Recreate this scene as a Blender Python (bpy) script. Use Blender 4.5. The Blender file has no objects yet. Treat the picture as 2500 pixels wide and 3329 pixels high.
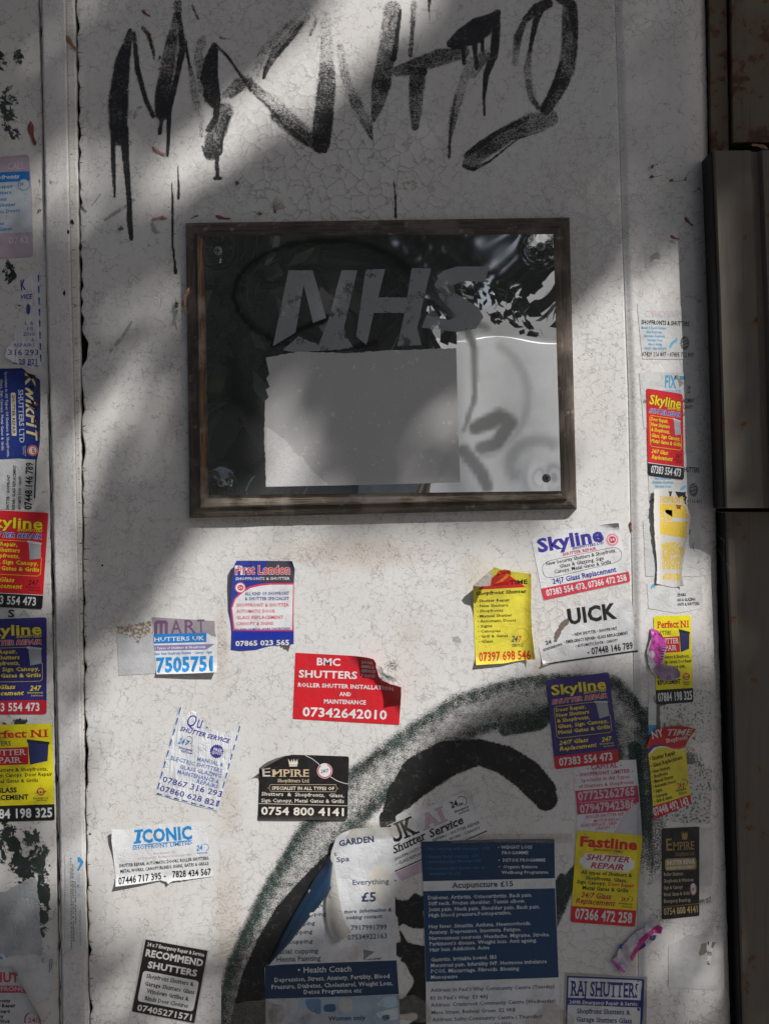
import bpy, bmesh, math, random
import numpy as np
from mathutils import Vector, noise
from mathutils.geometry import tessellate_polygon

random.seed(7)
rng = np.random.default_rng(11)
scn = bpy.context.scene
COL = scn.collection

# ------------------------------------------------------------ camera, light, exposure
K = 1.0 / 3000.0            # metres per measured unit on the door
CX, CY, ZC = 1250.0, 1664.5, 1.5
CAM_D = 1.5
cam_d = bpy.data.cameras.new('camera')
cam = bpy.data.objects.new('camera', cam_d)
COL.objects.link(cam)
cam.location = (0, -CAM_D, ZC)
cam.rotation_euler = (math.radians(90), 0, 0)
cam_d.sensor_fit = 'VERTICAL'
cam_d.sensor_height = 24.0
cam_d.lens = 24.0 * CAM_D / (3329 * K)
cam_d.clip_start = 0.05
cam_d.clip_end = 500
scn.camera = cam

SUN = Vector((0.49, -0.56, 0.67)).normalized()      # from the door towards the sun
world = bpy.data.worlds.new('World')
scn.world = world
world.use_nodes = True
wn = world.node_tree
sky = wn.nodes.new('ShaderNodeTexSky')
sky.sky_type = 'NISHITA'
sky.sun_disc = False
sky.dust_density = 2.5
sky.sun_elevation = math.asin(SUN.z)
sky.sun_rotation = math.atan2(SUN.x, SUN.y)
bg = wn.nodes['Background']
bg.inputs['Strength'].default_value = 0.05
wn.links.new(sky.outputs[0], bg.inputs['Color'])
sl = bpy.data.lights.new('sun', 'SUN')
sl.energy = 4.9
sl.angle = math.radians(0.55)
sl.color = (1.0, 0.98, 0.95)
so = bpy.data.objects.new('sun', sl)
COL.objects.link(so)
so.rotation_euler = SUN.to_track_quat('Z', 'Y').to_euler()
so.location = (3, -3, 6)
scn.view_settings.view_transform = 'Standard'
scn.view_settings.look = 'None'
scn.view_settings.exposure = 0.0
scn.view_settings.gamma = 1.0
scn.view_settings.use_curve_mapping = False

# ------------------------------------------------------------ coordinates
def W(x, y, h=0.0):
    """door coordinates (x right, y down, h towards the street, all in units of K) -> world"""
    return Vector(((x - CX) * K, -h * K, ZC - (y - CY) * K))

class F:
    """a measuring frame: local sheet coordinates -> door coordinates"""
    def __init__(s, ox, oy, k): s.ox, s.oy, s.k = ox, oy, k
    def __call__(s, x, y): return (s.ox + x / s.k, s.oy + y / s.k)
F1, F2, F3, F4, F5, F6 = F(0,0,1.661), F(900,0,1.661), F(1700,0,2.076), F(0,480,2.765), F(0,1150,2.765), F(0,1650,2.107)
PL, R2, R3, R4, L5 = F(560,680,1.2213), F(1980,950,2.3286), F(1980,1850,2.602), F(2050,2350,2.26), F(0,2600,3.035)
M6, M7, Y1, Q2, G3 = F(350,1780,2.555), F(950,1850,2.2147), F(1480,1680,2.595), F(350,2280,2.001), F(700,2600,2.555)
U4, S5, J6, K7, B1 = F(1250,2500,2.668), F(1700,2150,2.458), F(1700,2900,3.322), F(380,2950,3.955), F(700,2100,1.1455)
D0 = F(0,0,0.6644)
V8 = F(2250,0,2.764)

def lerp(a, b, t): return a + (b - a) * t
def sstep(a, b, x):
    t = np.clip((x - a) / (b - a), 0, 1)
    return t * t * (3 - 2 * t)
# long near-vertical edges (they lean slightly): x as a function of y
def edge(*pts):
    ys = [p[1] for p in pts]; xs = [p[0] for p in pts]
    def f(y):
        y = np.asarray(y, float)
        lo = xs[0] + (y - ys[0]) * (xs[1] - xs[0]) / (ys[1] - ys[0])
        hi = xs[-1] + (y - ys[-1]) * (xs[-1] - xs[-2]) / (ys[-1] - ys[-2])
        r = np.interp(y, ys, xs)
        r = np.where(y < ys[0], lo, r)
        return np.where(y > ys[-1], hi, r)
    return f
E_panel = edge((127,0),(152,800),(163,1600),(184,2640),(194,3329))
E_bat0 = edge((140,0),(155,800),(176,1600),(198,2640),(208,3329))
E_bat1 = edge((215,0),(230,800),(250,1600),(272,2640),(286,3329))
E_board = edge((249,0),(262,800),(269,1600),(280,2640),(294,3329))
E_arch0 = edge((1996,0),(2010,400),(2022,800),(2040,1300),(2052,1900),(2075,3329))
E_arch1 = edge((2296,0),(2306,500),(2322,1200),(2335,1900),(2352,2500),(2378,3329))

FR_H = 9.0
def ground(x, y):
    """height of the painted surfaces"""
    e0, e1 = float(E_arch0(y)), float(E_arch1(y))
    if x > e0:
        h = FR_H * float(sstep(e0, e0 + 26, x))
        w = 95
        if x > e1 - w:
            t = (x - (e1 - w)) / w
            h -= 34 * t ** 2.4
        return h
    p = float(E_panel(y))
    if x < p + 6: return -7.0
    if x < float(E_bat1(y)): return 10.0
    if x < float(E_board(y)): return 3.0
    return 0.0

def tag(o, label=None, cat=None, group=None, kind=None):
    if label: o['label'] = label
    if cat: o['category'] = cat
    if group: o['group'] = group
    if kind: o['kind'] = kind
    return o

def mk(name, verts, faces, mat, parent=None, origin=None, smooth=False):
    """verts in world coordinates"""
    vs = [Vector(v) for v in verts]
    if parent is not None:
        org = Vector(parent['org']) if 'org' in parent.keys() else parent.matrix_world.translation
    elif origin is not None: org = Vector(origin)
    else:
        org = Vector((sum(v.x for v in vs), sum(v.y for v in vs), sum(v.z for v in vs))) / max(1, len(vs))
    me = bpy.data.meshes.new(name)
    me.from_pydata([v - org for v in vs], [], faces)
    if smooth: me.polygons.foreach_set('use_smooth', [True] * len(me.polygons))
    me.materials.append(mat)
    o = bpy.data.objects.new(name, me)
    COL.objects.link(o)
    if parent is None: o.location = org; ORG[o.name] = org
    else: o.parent = parent
    return o
ORG = {}
def mkc(name, verts, faces, mat, parent, smooth=False):
    org = ORG[parent.name] if parent.name in ORG else ORG[parent.parent.name]
    me = bpy.data.meshes.new(name)
    me.from_pydata([Vector(v) - org for v in verts], [], faces)
    if smooth: me.polygons.foreach_set('use_smooth', [True] * len(me.polygons))
    me.materials.append(mat)
    o = bpy.data.objects.new(name, me)
    COL.objects.link(o)
    o.parent = parent
    return o
def empty(name, loc):
    o = bpy.data.objects.new(name, None); COL.objects.link(o); o.location = loc; ORG[o.name] = Vector(loc)
    o.empty_display_size = 0.05
    return o

# ------------------------------------------------------------ materials
class NT:
    def __init__(s, name):
        s.m = bpy.data.materials.new(name); s.m.use_nodes = True
        s.t = s.m.node_tree; s.b = s.t.nodes['Principled BSDF']; s.out = s.t.nodes['Material Output']
        s.g = None
    def n(s, typ, **kw):
        nd = s.t.nodes.new(typ)
        for k, v in kw.items():
            if k in ('operation','blend_type','data_type','feature','distance','noise_dimensions','voronoi_dimensions','attribute_name','interpolation_type','wave_type','bands_direction','normalize','clamp','use_clamp'):
                setattr(nd, k, v)
            else: nd.inputs[k].default_value = v
        return nd
    def l(s, a, b): s.t.links.new(a, b)
    def pos(s):
        if s.g is None: s.g = s.n('ShaderNodeNewGeometry')
        return s.g.outputs['Position']
    def mapping(s, scale=(1,1,1), vec=None, loc=(0,0,0)):
        mp = s.n('ShaderNodeMapping'); mp.inputs['Scale'].default_value = scale; mp.inputs['Location'].default_value = loc
        s.l(vec if vec is not None else s.pos(), mp.inputs['Vector']); return mp.outputs[0]
    def noise(s, scale, detail=3, rough=0.5, vec=None, dist=0.0):
        nd = s.n('ShaderNodeTexNoise'); nd.inputs['Scale'].default_value = scale; nd.inputs['Detail'].default_value = detail
        nd.inputs['Roughness'].default_value = rough; nd.inputs['Distortion'].default_value = dist
        s.l(vec if vec is not None else s.pos(), nd.inputs['Vector']); return nd.outputs['Fac'], nd.outputs['Color']
    def math(s, op, a, b=None, c=None, clamp=False):
        nd = s.n('ShaderNodeMath', operation=op); nd.use_clamp = clamp
        for i, v in enumerate((a, b, c)):
            if v is None: continue
            if isinstance(v, (int, float)): nd.inputs[i].default_value = v
            else: s.l(v, nd.inputs[i])
        return nd.outputs[0]
    def ramp(s, v, a, b, lo=0.0, hi=1.0, smooth=True):
        nd = s.n('ShaderNodeMapRange'); nd.interpolation_type = 'SMOOTHSTEP' if smooth else 'LINEAR'
        for nm, val in (('From Min',a),('From Max',b),('To Min',lo),('To Max',hi)): nd.inputs[nm].default_value = val
        s.l(v, nd.inputs['Value']); return nd.outputs[0]
    def mix(s, f, a, b):
        nd = s.n('ShaderNodeMix', data_type='RGBA')
        for sock, v in ((nd.inputs[0], f), (nd.inputs[6], a), (nd.inputs[7], b)):
            if isinstance(v, (int, float)): sock.default_value = v
            elif isinstance(v, tuple): sock.default_value = (v[0], v[1], v[2], 1)
            else: s.l(v, sock)
        return nd.outputs[2]
    def attr(s, name):
        nd = s.n('ShaderNodeAttribute'); nd.attribute_name = name; return nd.outputs['Fac']
    def bump(s, h, strength, dist, normal=None):
        nd = s.n('ShaderNodeBump'); nd.inputs['Strength'].default_value = strength; nd.inputs['Distance'].default_value = dist
        s.l(h, nd.inputs['Height'])
        if normal is not None: s.l(normal, nd.inputs['Normal'])
        return nd.outputs[0]
    def set(s, **kw):
        for k, v in kw.items():
            k = k.replace('_', ' ')
            if isinstance(v, tuple): s.b.inputs[k].default_value = (v[0], v[1], v[2], 1)
            elif isinstance(v, (int, float)): s.b.inputs[k].default_value = v
            else: s.l(v, s.b.inputs[k])
        return s.m

def crack_net(t, scale, width, warp=0.35, vec=None, gate=0.5, gate_scale=None):
    """1 on a crack, 0 off it: the borders of warped cells, some of them healed over"""
    v = vec if vec is not None else t.pos()
    _, nc = t.noise(scale * 1.1, 3, 0.6, v)
    sub = t.n('ShaderNodeVectorMath', operation='SUBTRACT'); t.l(nc, sub.inputs[0]); sub.inputs[1].default_value = (0.5,)*3
    sc = t.n('ShaderNodeVectorMath', operation='SCALE'); t.l(sub.outputs[0], sc.inputs[0]); sc.inputs['Scale'].default_value = warp / scale * 2.4
    ad = t.n('ShaderNodeVectorMath', operation='ADD'); t.l(v, ad.inputs[0]); t.l(sc.outputs[0], ad.inputs[1])
    vo = t.n('ShaderNodeTexVoronoi', feature='DISTANCE_TO_EDGE'); vo.inputs['Scale'].default_value = scale
    t.l(ad.outputs[0], vo.inputs['Vector'])
    line = t.ramp(vo.outputs['Distance'], width * 0.25, width, 1, 0)
    if gate is not None:
        g, _ = t.noise(gate_scale or scale * 0.9, 2, 0.5, v)
        line = t.math('MULTIPLY', line, t.ramp(g, gate - 0.07, gate + 0.07))
    return line, vo.outputs['Distance']

def painted_wood(name, base, cs=1.0, with_attr=False, aniso=(1,1,1)):
    t = NT(name)
    v = t.mapping(aniso)
    fine, fd = crack_net(t, 100 * cs, 0.040, 0.50, v, gate=0.45)
    fine2, _ = crack_net(t, 200 * cs, 0.07, 0.6, v, gate=0.56)
    wide, wd = crack_net(t, 58 * cs, 0.030, 0.6, v, gate=0.50)
    big, bd = crack_net(t, 66, 0.050, 0.45, v, gate=0.40)
    fs, _ = t.noise(7, 3, 0.5)                              # where the crazing is stronger
    fsm = t.ramp(fs, 0.34, 0.62, 0.20, 0.85)
    c = t.math('MULTIPLY', fine, fsm)
    c = t.math('MAXIMUM', c, t.math('MULTIPLY', fine2, t.math('MULTIPLY', fsm, 0.55)))
    c = t.math('MAXIMUM', c, t.math('MULTIPLY', wide, 0.85))
    if with_attr:
        bigm = t.attr('coarse')
        c = t.math('MAXIMUM', t.math('MULTIPLY', c, t.math('SUBTRACT', 1.0, t.math('MULTIPLY', bigm, 0.6))), t.math('MULTIPLY', big, t.math('MULTIPLY', bigm, 1.05)))
    n1, _ = t.noise(9, 5, 0.6)
    n2, _ = t.noise(160, 4, 0.65)
    n3, _ = t.noise(1400, 2, 0.5)
    col = t.mix(t.ramp(n1, 0.3, 0.7), base, tuple(b * f for b, f in zip(base, (0.93, 0.915, 0.90))))
    col = t.mix(t.ramp(n2, 0.60, 0.80, 0, 0.35), col, tuple(b * f for b, f in zip(base, (0.80, 0.76, 0.72))))
    col = t.mix(t.ramp(n3, 0.66, 0.78, 0, 0.30), col, (0.25, 0.24, 0.23))
    run, _ = t.noise(1.0, 4, 0.6, t.mapping((70, 70, 3.5)))
    col = t.mix(t.ramp(run, 0.56, 0.74, 0, 0.32), col, tuple(b * f for b, f in zip(base, (0.78, 0.73, 0.66))))
    vo = t.n('ShaderNodeTexVoronoi'); vo.inputs['Scale'].default_value = 95; t.l(t.pos(), vo.inputs['Vector'])
    spots = t.math('MULTIPLY', t.ramp(vo.outputs['Distance'], 0.055, 0.085, 1, 0), t.ramp(n2, 0.52, 0.60))
    col = t.mix(t.math('MULTIPLY', spots, 0.8), col, (0.10, 0.07, 0.05))
    if with_attr:
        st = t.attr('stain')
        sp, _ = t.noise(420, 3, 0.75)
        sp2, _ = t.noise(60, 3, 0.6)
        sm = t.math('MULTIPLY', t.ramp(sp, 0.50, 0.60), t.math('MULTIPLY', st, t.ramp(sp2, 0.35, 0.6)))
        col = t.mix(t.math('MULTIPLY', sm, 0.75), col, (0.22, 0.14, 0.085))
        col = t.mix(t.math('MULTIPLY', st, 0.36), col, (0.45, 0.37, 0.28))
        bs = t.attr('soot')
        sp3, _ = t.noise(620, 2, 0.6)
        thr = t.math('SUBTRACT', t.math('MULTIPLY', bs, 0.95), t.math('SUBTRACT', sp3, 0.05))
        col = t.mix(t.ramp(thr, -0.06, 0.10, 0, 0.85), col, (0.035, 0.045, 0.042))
    col = t.mix(t.math('MULTIPLY', c, 0.50), col, (0.11, 0.10, 0.09))
    h = t.math('SUBTRACT', t.math('MULTIPLY', n2, 0.30), t.math('MULTIPLY', c, 1.0))
    nrm = t.bump(h, 0.35, 0.0003)
    gr = t.mapping((900, 900, 18))
    gn, _ = t.noise(1.0, 2, 0.5, gr)
    nrm = t.bump(gn, 0.16, 0.0004, nrm)
    if with_attr:
        cup = t.math('MULTIPLY', t.ramp(bd, 0.0, 0.30, 1.0, 0.0), bigm)
        nrm = t.bump(cup, 0.45, 0.0007, nrm)
    t.set(Base_Color=col, Roughness=0.5, Normal=nrm)
    return t.m

def simple(name, col, rough=0.5, metal=0.0, nscale=300, namt=0.12, bump=0.0, bscale=200, bdist=0.0003):
    t = NT(name)
    n, _ = t.noise(nscale, 3, 0.6)
    c = t.mix(t.ramp(n, 0.35, 0.7, 0, 1), col, tuple(x * (1 - namt * 2) for x in col))
    kw = dict(Base_Color=c, Roughness=rough, Metallic=metal)
    if bump > 0:
        n2, _ = t.noise(bscale, 4, 0.6)
        kw['Normal'] = t.bump(n2, bump, bdist)
    return t.set(**kw)

M = {}
M['board'] = painted_wood('crazed_white_paint', (0.66, 0.645, 0.63), 1.0, True)
M['arch'] = painted_wood('crazed_frame_paint', (0.68, 0.66, 0.645), 0.85, True)
M['batten'] = painted_wood('crazed_batten_paint', (0.62, 0.605, 0.595), 1.9, False, (1, 1, 0.7))
M['bead'] = painted_wood('bead_paint', (0.66, 0.64, 0.60), 1.2, False, (1, 1, 1.8))
M['void'] = simple('dark_timber_and_crevice_shade', (0.02, 0.018, 0.016), 0.9)

def peel_mat():
    t = NT('peeling_paint_over_green')
    v = t.mapping((1, 1, 1))
    fine, _ = crack_net(t, 85, 0.03, 0.5, v, gate=0.50)
    n1, _ = t.noise(16, 4, 0.6); n2, _ = t.noise(62, 8, 0.72, None, 0.8); n3, _ = t.noise(500, 3, 0.6)
    base = t.mix(n1, (0.52, 0.50, 0.475), (0.62, 0.60, 0.58))
    base = t.mix(t.ramp(n2, 0.55, 0.75, 0, 0.5), base, (0.30, 0.29, 0.27))
    pm = t.attr('peel'); n4, _ = t.noise(190, 5, .7); n2 = t.math('ADD', n2, t.math('MULTIPLY', t.math('SUBTRACT', n4, .5), .35))
    m = t.ramp(t.math('ADD', pm, t.math('MULTIPLY', t.math('SUBTRACT', n2, 0.5), 2.0)), 0.50, 0.525)
    rim = t.ramp(t.math('ADD', pm, t.math('MULTIPLY', t.math('SUBTRACT', n2, 0.5), 2.0)), 0.455, 0.50)
    gr = t.mix(t.ramp(n1, 0.35, 0.65), (0.016, 0.024, 0.022), (0.05, 0.066, 0.060))
    sp = t.ramp(n3, 0.62, 0.70, 0, 0.7)
    base = t.mix(t.math('MULTIPLY', sp, t.ramp(pm, 0.15, 0.45)), base, (0.10, 0.10, 0.09))
    col = t.mix(t.math('MULTIPLY', fine, .55), base, (0.10, 0.09, 0.08))
    col = t.mix(rim, col, (0.50, 0.48, 0.45))
    col = t.mix(m, col, gr)
    h = t.math('SUBTRACT', 1.0, m)
    nrm = t.bump(h, 0.9, 0.0012)
    nrm = t.bump(t.math('ADD', n2, t.math('MULTIPLY', fine, -0.6)), 0.5, 0.0007, nrm)
    t.set(Base_Color=col, Roughness=t.ramp(m, 0, 1, 0.55, 0.3), Normal=nrm)
    return t.m
M['peel'] = peel_mat()

def wood_mat(name, axis, tone):
    t = NT(name)
    sc = (30, 60, 900) if axis == 'x' else (900, 60, 30)
    v = t.mapping(sc)
    g, _ = t.noise(1.0, 5, 0.65, v)
    n, _ = t.noise(26, 4, 0.6)
    col = t.mix(t.ramp(g, 0.30, 0.68), tone[0], tone[1])
    col = t.mix(t.ramp(n, 0.46, 0.64, 0, 0.9), col, tone[2])
    pale, _ = t.noise(70, 5, 0.6)
    col = t.mix(t.ramp(pale, 0.60, 0.70, 0, 0.6), col, (0.30, 0.27, 0.23))
    nrm = t.bump(g, 0.9, 0.0009)
    return t.set(Base_Color=col, Roughness=0.62, Normal=nrm)
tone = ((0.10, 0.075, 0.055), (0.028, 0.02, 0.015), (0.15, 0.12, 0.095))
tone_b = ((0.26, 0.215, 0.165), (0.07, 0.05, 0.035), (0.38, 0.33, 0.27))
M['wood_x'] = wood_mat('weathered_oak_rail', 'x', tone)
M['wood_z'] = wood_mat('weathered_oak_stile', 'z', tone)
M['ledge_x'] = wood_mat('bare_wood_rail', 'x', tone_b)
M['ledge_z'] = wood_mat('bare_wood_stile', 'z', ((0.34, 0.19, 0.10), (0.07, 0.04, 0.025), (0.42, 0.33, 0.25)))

def plate_mat():
    t = NT('scuffed_polished_plate')
    n1, _ = t.noise(5.5, 1, 0.35); n2, _ = t.noise(500, 3, 0.6, t.mapping((1, 1, 6)))
    n3, _ = t.noise(30, 4, 0.65)
    sm = t.attr('smear')
    dl = t.attr('dimple')
    h = t.math('ADD', t.math('MULTIPLY', n1, 1.0), t.math('MULTIPLY', dl, 0.12))
    nrm = t.bump(h, 0.30, 0.009)
    rgh = t.math('ADD', t.math('MULTIPLY', t.ramp(n2, 0.62, 0.75), 0.05), t.math('ADD', t.math('MULTIPLY', sm, 0.09), 0.006))
    col = t.mix(t.ramp(n3, 0.3, 0.8), (0.93, 0.94, 0.95), (0.80, 0.81, 0.82))
    col = t.mix(t.math('MULTIPLY', sm, 0.8), col, (0.10, 0.095, 0.09))
    t.set(Base_Color=col, Metallic=0.94, Roughness=rgh, Normal=nrm)
    return t.m
M['plate'] = plate_mat()
M['plate_edge'] = simple('plate_cut_edge', (0.55, 0.57, 0.55), 0.25, 0.8)
M['screw'] = simple('dull_steel_screw', (0.30, 0.29, 0.27), 0.45, 0.5, 900, 0.3)
M['slot'] = simple('screw_recess_dirt', (0.02, 0.018, 0.015), 0.7)

def worn_vinyl(name, col, under, lo, hi, scale=60, stretch=(1,1,1)):
    t = NT(name)
    n, _ = t.noise(scale, 6, 0.7, t.mapping(stretch)); n2, _ = t.noise(900, 2, 0.6)
    c = t.mix(t.ramp(n2, 0.55, 0.75, 0, 0.4), col, under)
    c = t.mix(t.ramp(n, lo, hi), c, under)
    return t.set(Base_Color=c, Roughness=0.5)
def ghost_vinyl():
    t = NT('ghosted_white_vinyl_letters')
    n, _ = t.noise(55, 7, 0.75); n2, _ = t.noise(1100, 2, 0.6, t.mapping((1, 1, .3)))
    t.set(Base_Color=t.mix(t.ramp(n2, .5, .75, 0, .5), (0.31, 0.325, 0.33), (0.17, 0.17, 0.17)), Roughness=0.4)
    t.l(t.ramp(t.math('ADD', n, t.math('MULTIPLY', n2, .12)), 0.59, 0.68, 0.84, 0.15), t.b.inputs['Alpha'])
    return t.m
M['nhs'] = ghost_vinyl()
def notice_mat():
    t = NT('faded_white_vinyl_panel')
    n, _ = t.noise(120, 6, 0.75); n2, _ = t.noise(14, 3, 0.5); n3, _ = t.noise(1200, 2, 0.6, t.mapping((1,1,.15)))
    c = t.mix(n2, (0.50, 0.49, 0.485), (0.44, 0.43, 0.425))
    c = t.mix(t.ramp(n, 0.60, 0.66, 0, 0.6), c, (0.78, 0.77, 0.76))
    c = t.mix(t.ramp(n3, 0.6, 0.72, 0, 0.4), c, (0.35, 0.34, 0.34))
    return t.set(Base_Color=c, Roughness=0.42, Normal=t.bump(n, 0.4, 0.0003))
M['notice'] = notice_mat()

def rusty(name, base, amt, zgrad=False):
    t = NT(name)
    n1, _ = t.noise(55, 5, 0.6); n2, _ = t.noise(400, 4, 0.6); n3, _ = t.noise(18, 3, 0.5, t.mapping((1.0,1.0,0.35)))
    col = t.mix(n3, base, tuple(x * 0.62 for x in base))
    streak, _ = t.noise(1.0, 3, 0.6, t.mapping((260, 260, 9)))
    col = t.mix(t.ramp(streak, 0.5, 0.75, 0, 0.5), col, tuple(x * 0.45 for x in base))
    halo = t.ramp(n1, amt - 0.06, amt + 0.05)
    col = t.mix(t.math('MULTIPLY', halo, 0.7), col, (0.15, 0.075, 0.032))
    core = t.ramp(n1, amt, amt + 0.10)
    col = t.mix(core, col, t.mix(n2, (0.12, 0.038, 0.012), (0.035, 0.014, 0.008)))
    h = t.math('ADD', t.math('MULTIPLY', core, 0.8), t.math('MULTIPLY', n2, 0.4))
    return t.set(Base_Color=col, Roughness=0.7, Normal=t.bump(h, 0.6, 0.0008))
M['rust'] = rusty('rusted_cream_metal', (0.15, 0.12, 0.085), 0.53)
M['metal'] = rusty('stained_grey_metal', (0.155, 0.13, 0.105), 0.64)

# ink and paper: thin sheets, a cached material per colour
INK = {}
def ink(col, rough=0.33, bumpy=0.25, metal=0.0, fade=0.10, crease=False):
    key = (col, rough, bumpy, metal, fade, crease)
    if key in INK: return INK[key]
    t = NT('printed_sheet')
    n, _ = t.noise(45, 5, 0.65); n2, _ = t.noise(900, 2, 0.6)
    grey = sum(col) / 3
    alt = tuple(c * (1 - fade) * 0.9 + 0.06 * fade for c in col)
    c = t.mix(t.ramp(n, 0.4, 0.75), col, alt)
    c = t.mix(t.ramp(n2, 0.70, 0.80, 0, 0.35), c, (0.28, 0.25, 0.22))
    dn, _ = t.noise(1.0, 4, 0.65, t.mapping((160, 160, 30), loc=(3, 1, 7)))
    c = t.mix(t.ramp(dn, 0.55, 0.78, 0, 0.30), c, tuple(0.55 * q + 0.06 for q in col))
    w, _ = t.noise(28, 3, 0.5, None, 0.6)
    cr, _ = crack_net(t, 105, 0.12, 0.55, None, gate=0.5)
    h = t.math('ADD', t.math('MULTIPLY', w, 2.2), t.math('MULTIPLY', cr, -0.25))
    if crease:
        ws, _ = t.noise(1.0, 3, 0.55, t.mapping((340, 340, 45)))
        h = t.math('ADD', h, t.math('MULTIPLY', ws, 1.6))
    t.set(Base_Color=c, Roughness=rough, Metallic=metal, Normal=t.bump(h, bumpy, 0.0012))
    INK[key] = t.m
    return t.m

# ------------------------------------------------------------ flat shapes that follow a surface
def bisected(poly, step, box=None):
    """polygon (door coords) cut by a grid -> verts, faces"""
    bm = bmesh.new()
    vs = [bm.verts.new((p[0], p[1], 0)) for p in poly]
    tris = tessellate_polygon([[Vector((p[0], p[1], 0)) for p in poly]])
    for tr in tris:
        try: bm.faces.new([vs[i] for i in tr])
        except ValueError: pass
    xs = [p[0] for p in poly]; ys = [p[1] for p in poly]
    if step:
        for ax, lo, hi in ((0, min(xs), max(xs)), (1, min(ys), max(ys))):
            k = math.ceil(lo / step) * step
            while k < hi:
                co = (k, 0, 0) if ax == 0 else (0, k, 0)
                no = (1, 0, 0) if ax == 0 else (0, 1, 0)
                bmesh.ops.bisect_plane(bm, geom=bm.verts[:] + bm.edges[:] + bm.faces[:], plane_co=co, plane_no=no, dist=1e-4)
                k += step
    bm.verts.ensure_lookup_table()
    bm.verts.index_update()
    V = [(v.co.x, v.co.y) for v in bm.verts]
    Fc = []
    for f in bm.faces:
        if f.calc_area() < 1e-6: continue
        idx = [v.index for v in f.verts]
        # door y runs down, so a face turned to the street needs this winding
        a = sum((V[idx[i]][0] * V[idx[(i+1) % len(idx)]][1] - V[idx[(i+1) % len(idx)]][0] * V[idx[i]][1]) for i in range(len(idx)))
        if a > 0: idx.reverse()
        Fc.append(idx)
    bm.free()
    return V, Fc

def rounded(poly, r, which=None):
    out = []
    n = len(poly)
    for i in range(n):
        p0, p, p1 = Vector(poly[i-1]), Vector(poly[i]), Vector(poly[(i+1) % n])
        if r <= 0 or (which is not None and i not in which): out.append(tuple(p)); continue
        a = (p0 - p); b = (p1 - p)
        ra = min(r, a.length * .45); rb = min(r, b.length * .45)
        A = p + a.normalized() * ra; B = p + b.normalized() * rb
        for k in range(5):
            t = k / 4
            q = A * (1-t)**2 + p * 2*t*(1-t) + B * t*t
            out.append((q.x, q.y))
    return out

def jag(poly, amp, seg=7, seed=0, edges=None):
    r = random.Random(seed); out = []
    n = len(poly)
    for i in range(n):
        a, b = Vector(poly[i]), Vector(poly[(i+1) % n])
        out.append(tuple(a))
        if edges is not None and i not in edges: continue
        L = (b - a).length; m = int(L / seg)
        if L < 1e-6: continue
        nn = Vector((-(b-a).y, (b-a).x)) / L
        for k in range(1, m):
            q = a.lerp(b, k / m) + nn * r.uniform(-amp, amp)
            out.append((q.x, q.y))
    return out

class Sheet: pass
CUR = None
QUEUE = []
WHITE = (0.70, 0.70, 0.71); NAVY = (0.025, 0.03, 0.20); BLACK = (0.012, 0.011, 0.012); RED = (0.60, 0.015, 0.025)
YEL = (0.80, 0.66, 0.02); LBLUE = (0.03, 0.30, 0.62); PAPER = (0.62, 0.62, 0.63)

def S(name, label, cat, fr, outline, col, layer=1, rad=0, curl=(), group='shutter repair stickers stuck on the door', step=None, rough=0.33,
      bumpy=0.3, metal=0.0, jagged=0, jedges=None, crease=False, native=False, waves=None, fade=.2, which=None, mat=None, wear=0):
    """start a sheet: a top-level object; what is printed on it follows as its parts"""
    global CUR
    s = Sheet(); s.fr = fr
    pts = [fr(*p) for p in outline]
    if rad: pts = rounded(pts, rad, which)
    if jagged: pts = jag(pts, jagged, 6, len(QUEUE) + len(label), jedges)
    s.base = 0.5 + 0.75 * layer
    s.curl = []
    for (px, py, nx, ny, kk) in curl:
        p = fr(px, py); L = math.hypot(nx, ny)
        s.curl.append((p[0], p[1], nx / L, ny / L, kk))
    s.waves = waves
    s.step = step or ((7 if max(c[4] for c in curl) < .04 else 5.5) if curl else 14 if waves else (11 if max(p[0] for p in pts) > 1995 or min(p[0] for p in pts) < 200 else None))
    x0 = min(p[0] for p in pts); x1 = max(p[0] for p in pts)
    s.mid = ((x0+x1)/2, (min(p[1] for p in pts) + max(p[1] for p in pts))/2)
    s.flat = ground(*s.mid) if x1 < 1995 else None
    if x0 < 200: s.flat = -7.0 if x1 < 210 else ground(*s.mid)
    s.mats = dict(rough=rough, bumpy=bumpy, metal=metal, crease=crease, fade=fade)
    m = mat or ink(col, rough, bumpy, metal, fade, crease)
    V, Fc = bisected(pts, s.step)
    verts = [W(x, y, s_h(s, x, y)) for x, y in V]
    # the sheet's own thickness, down its rim
    n0 = len(verts)
    cnt = {}
    for f in Fc:
        for i in range(len(f)):
            e = (f[i], f[(i+1) % len(f)]); cnt[e] = 1
    rim = [e for e in cnt if (e[1], e[0]) not in cnt]
    low = {}
    for e in rim:
        for i in e:
            if i not in low:
                low[i] = len(verts); verts.append(verts[i] + Vector((0, 0.45 * K, 0)))
    Fc = Fc + [(e[1], e[0], low[e[0]], low[e[1]]) for e in rim]
    s.o = mk(name, verts, Fc, m)
    tag(s.o, label, cat, group)
    s.org = ORG[s.o.name]
    CUR = s
    return s

def s_h(s, x, y):
    h = s.base + (s.flat if s.flat is not None else ground(x, y))
    for px, py, nx, ny, kk in s.curl:
        t = (x - px) * nx + (y - py) * ny
        if t > 0: h += kk * t * t
    if s.waves:
        a, wx, wy, ph = s.waves
        h += a * (1 + math.sin(x * wx + y * wy + ph))
    return h

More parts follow.
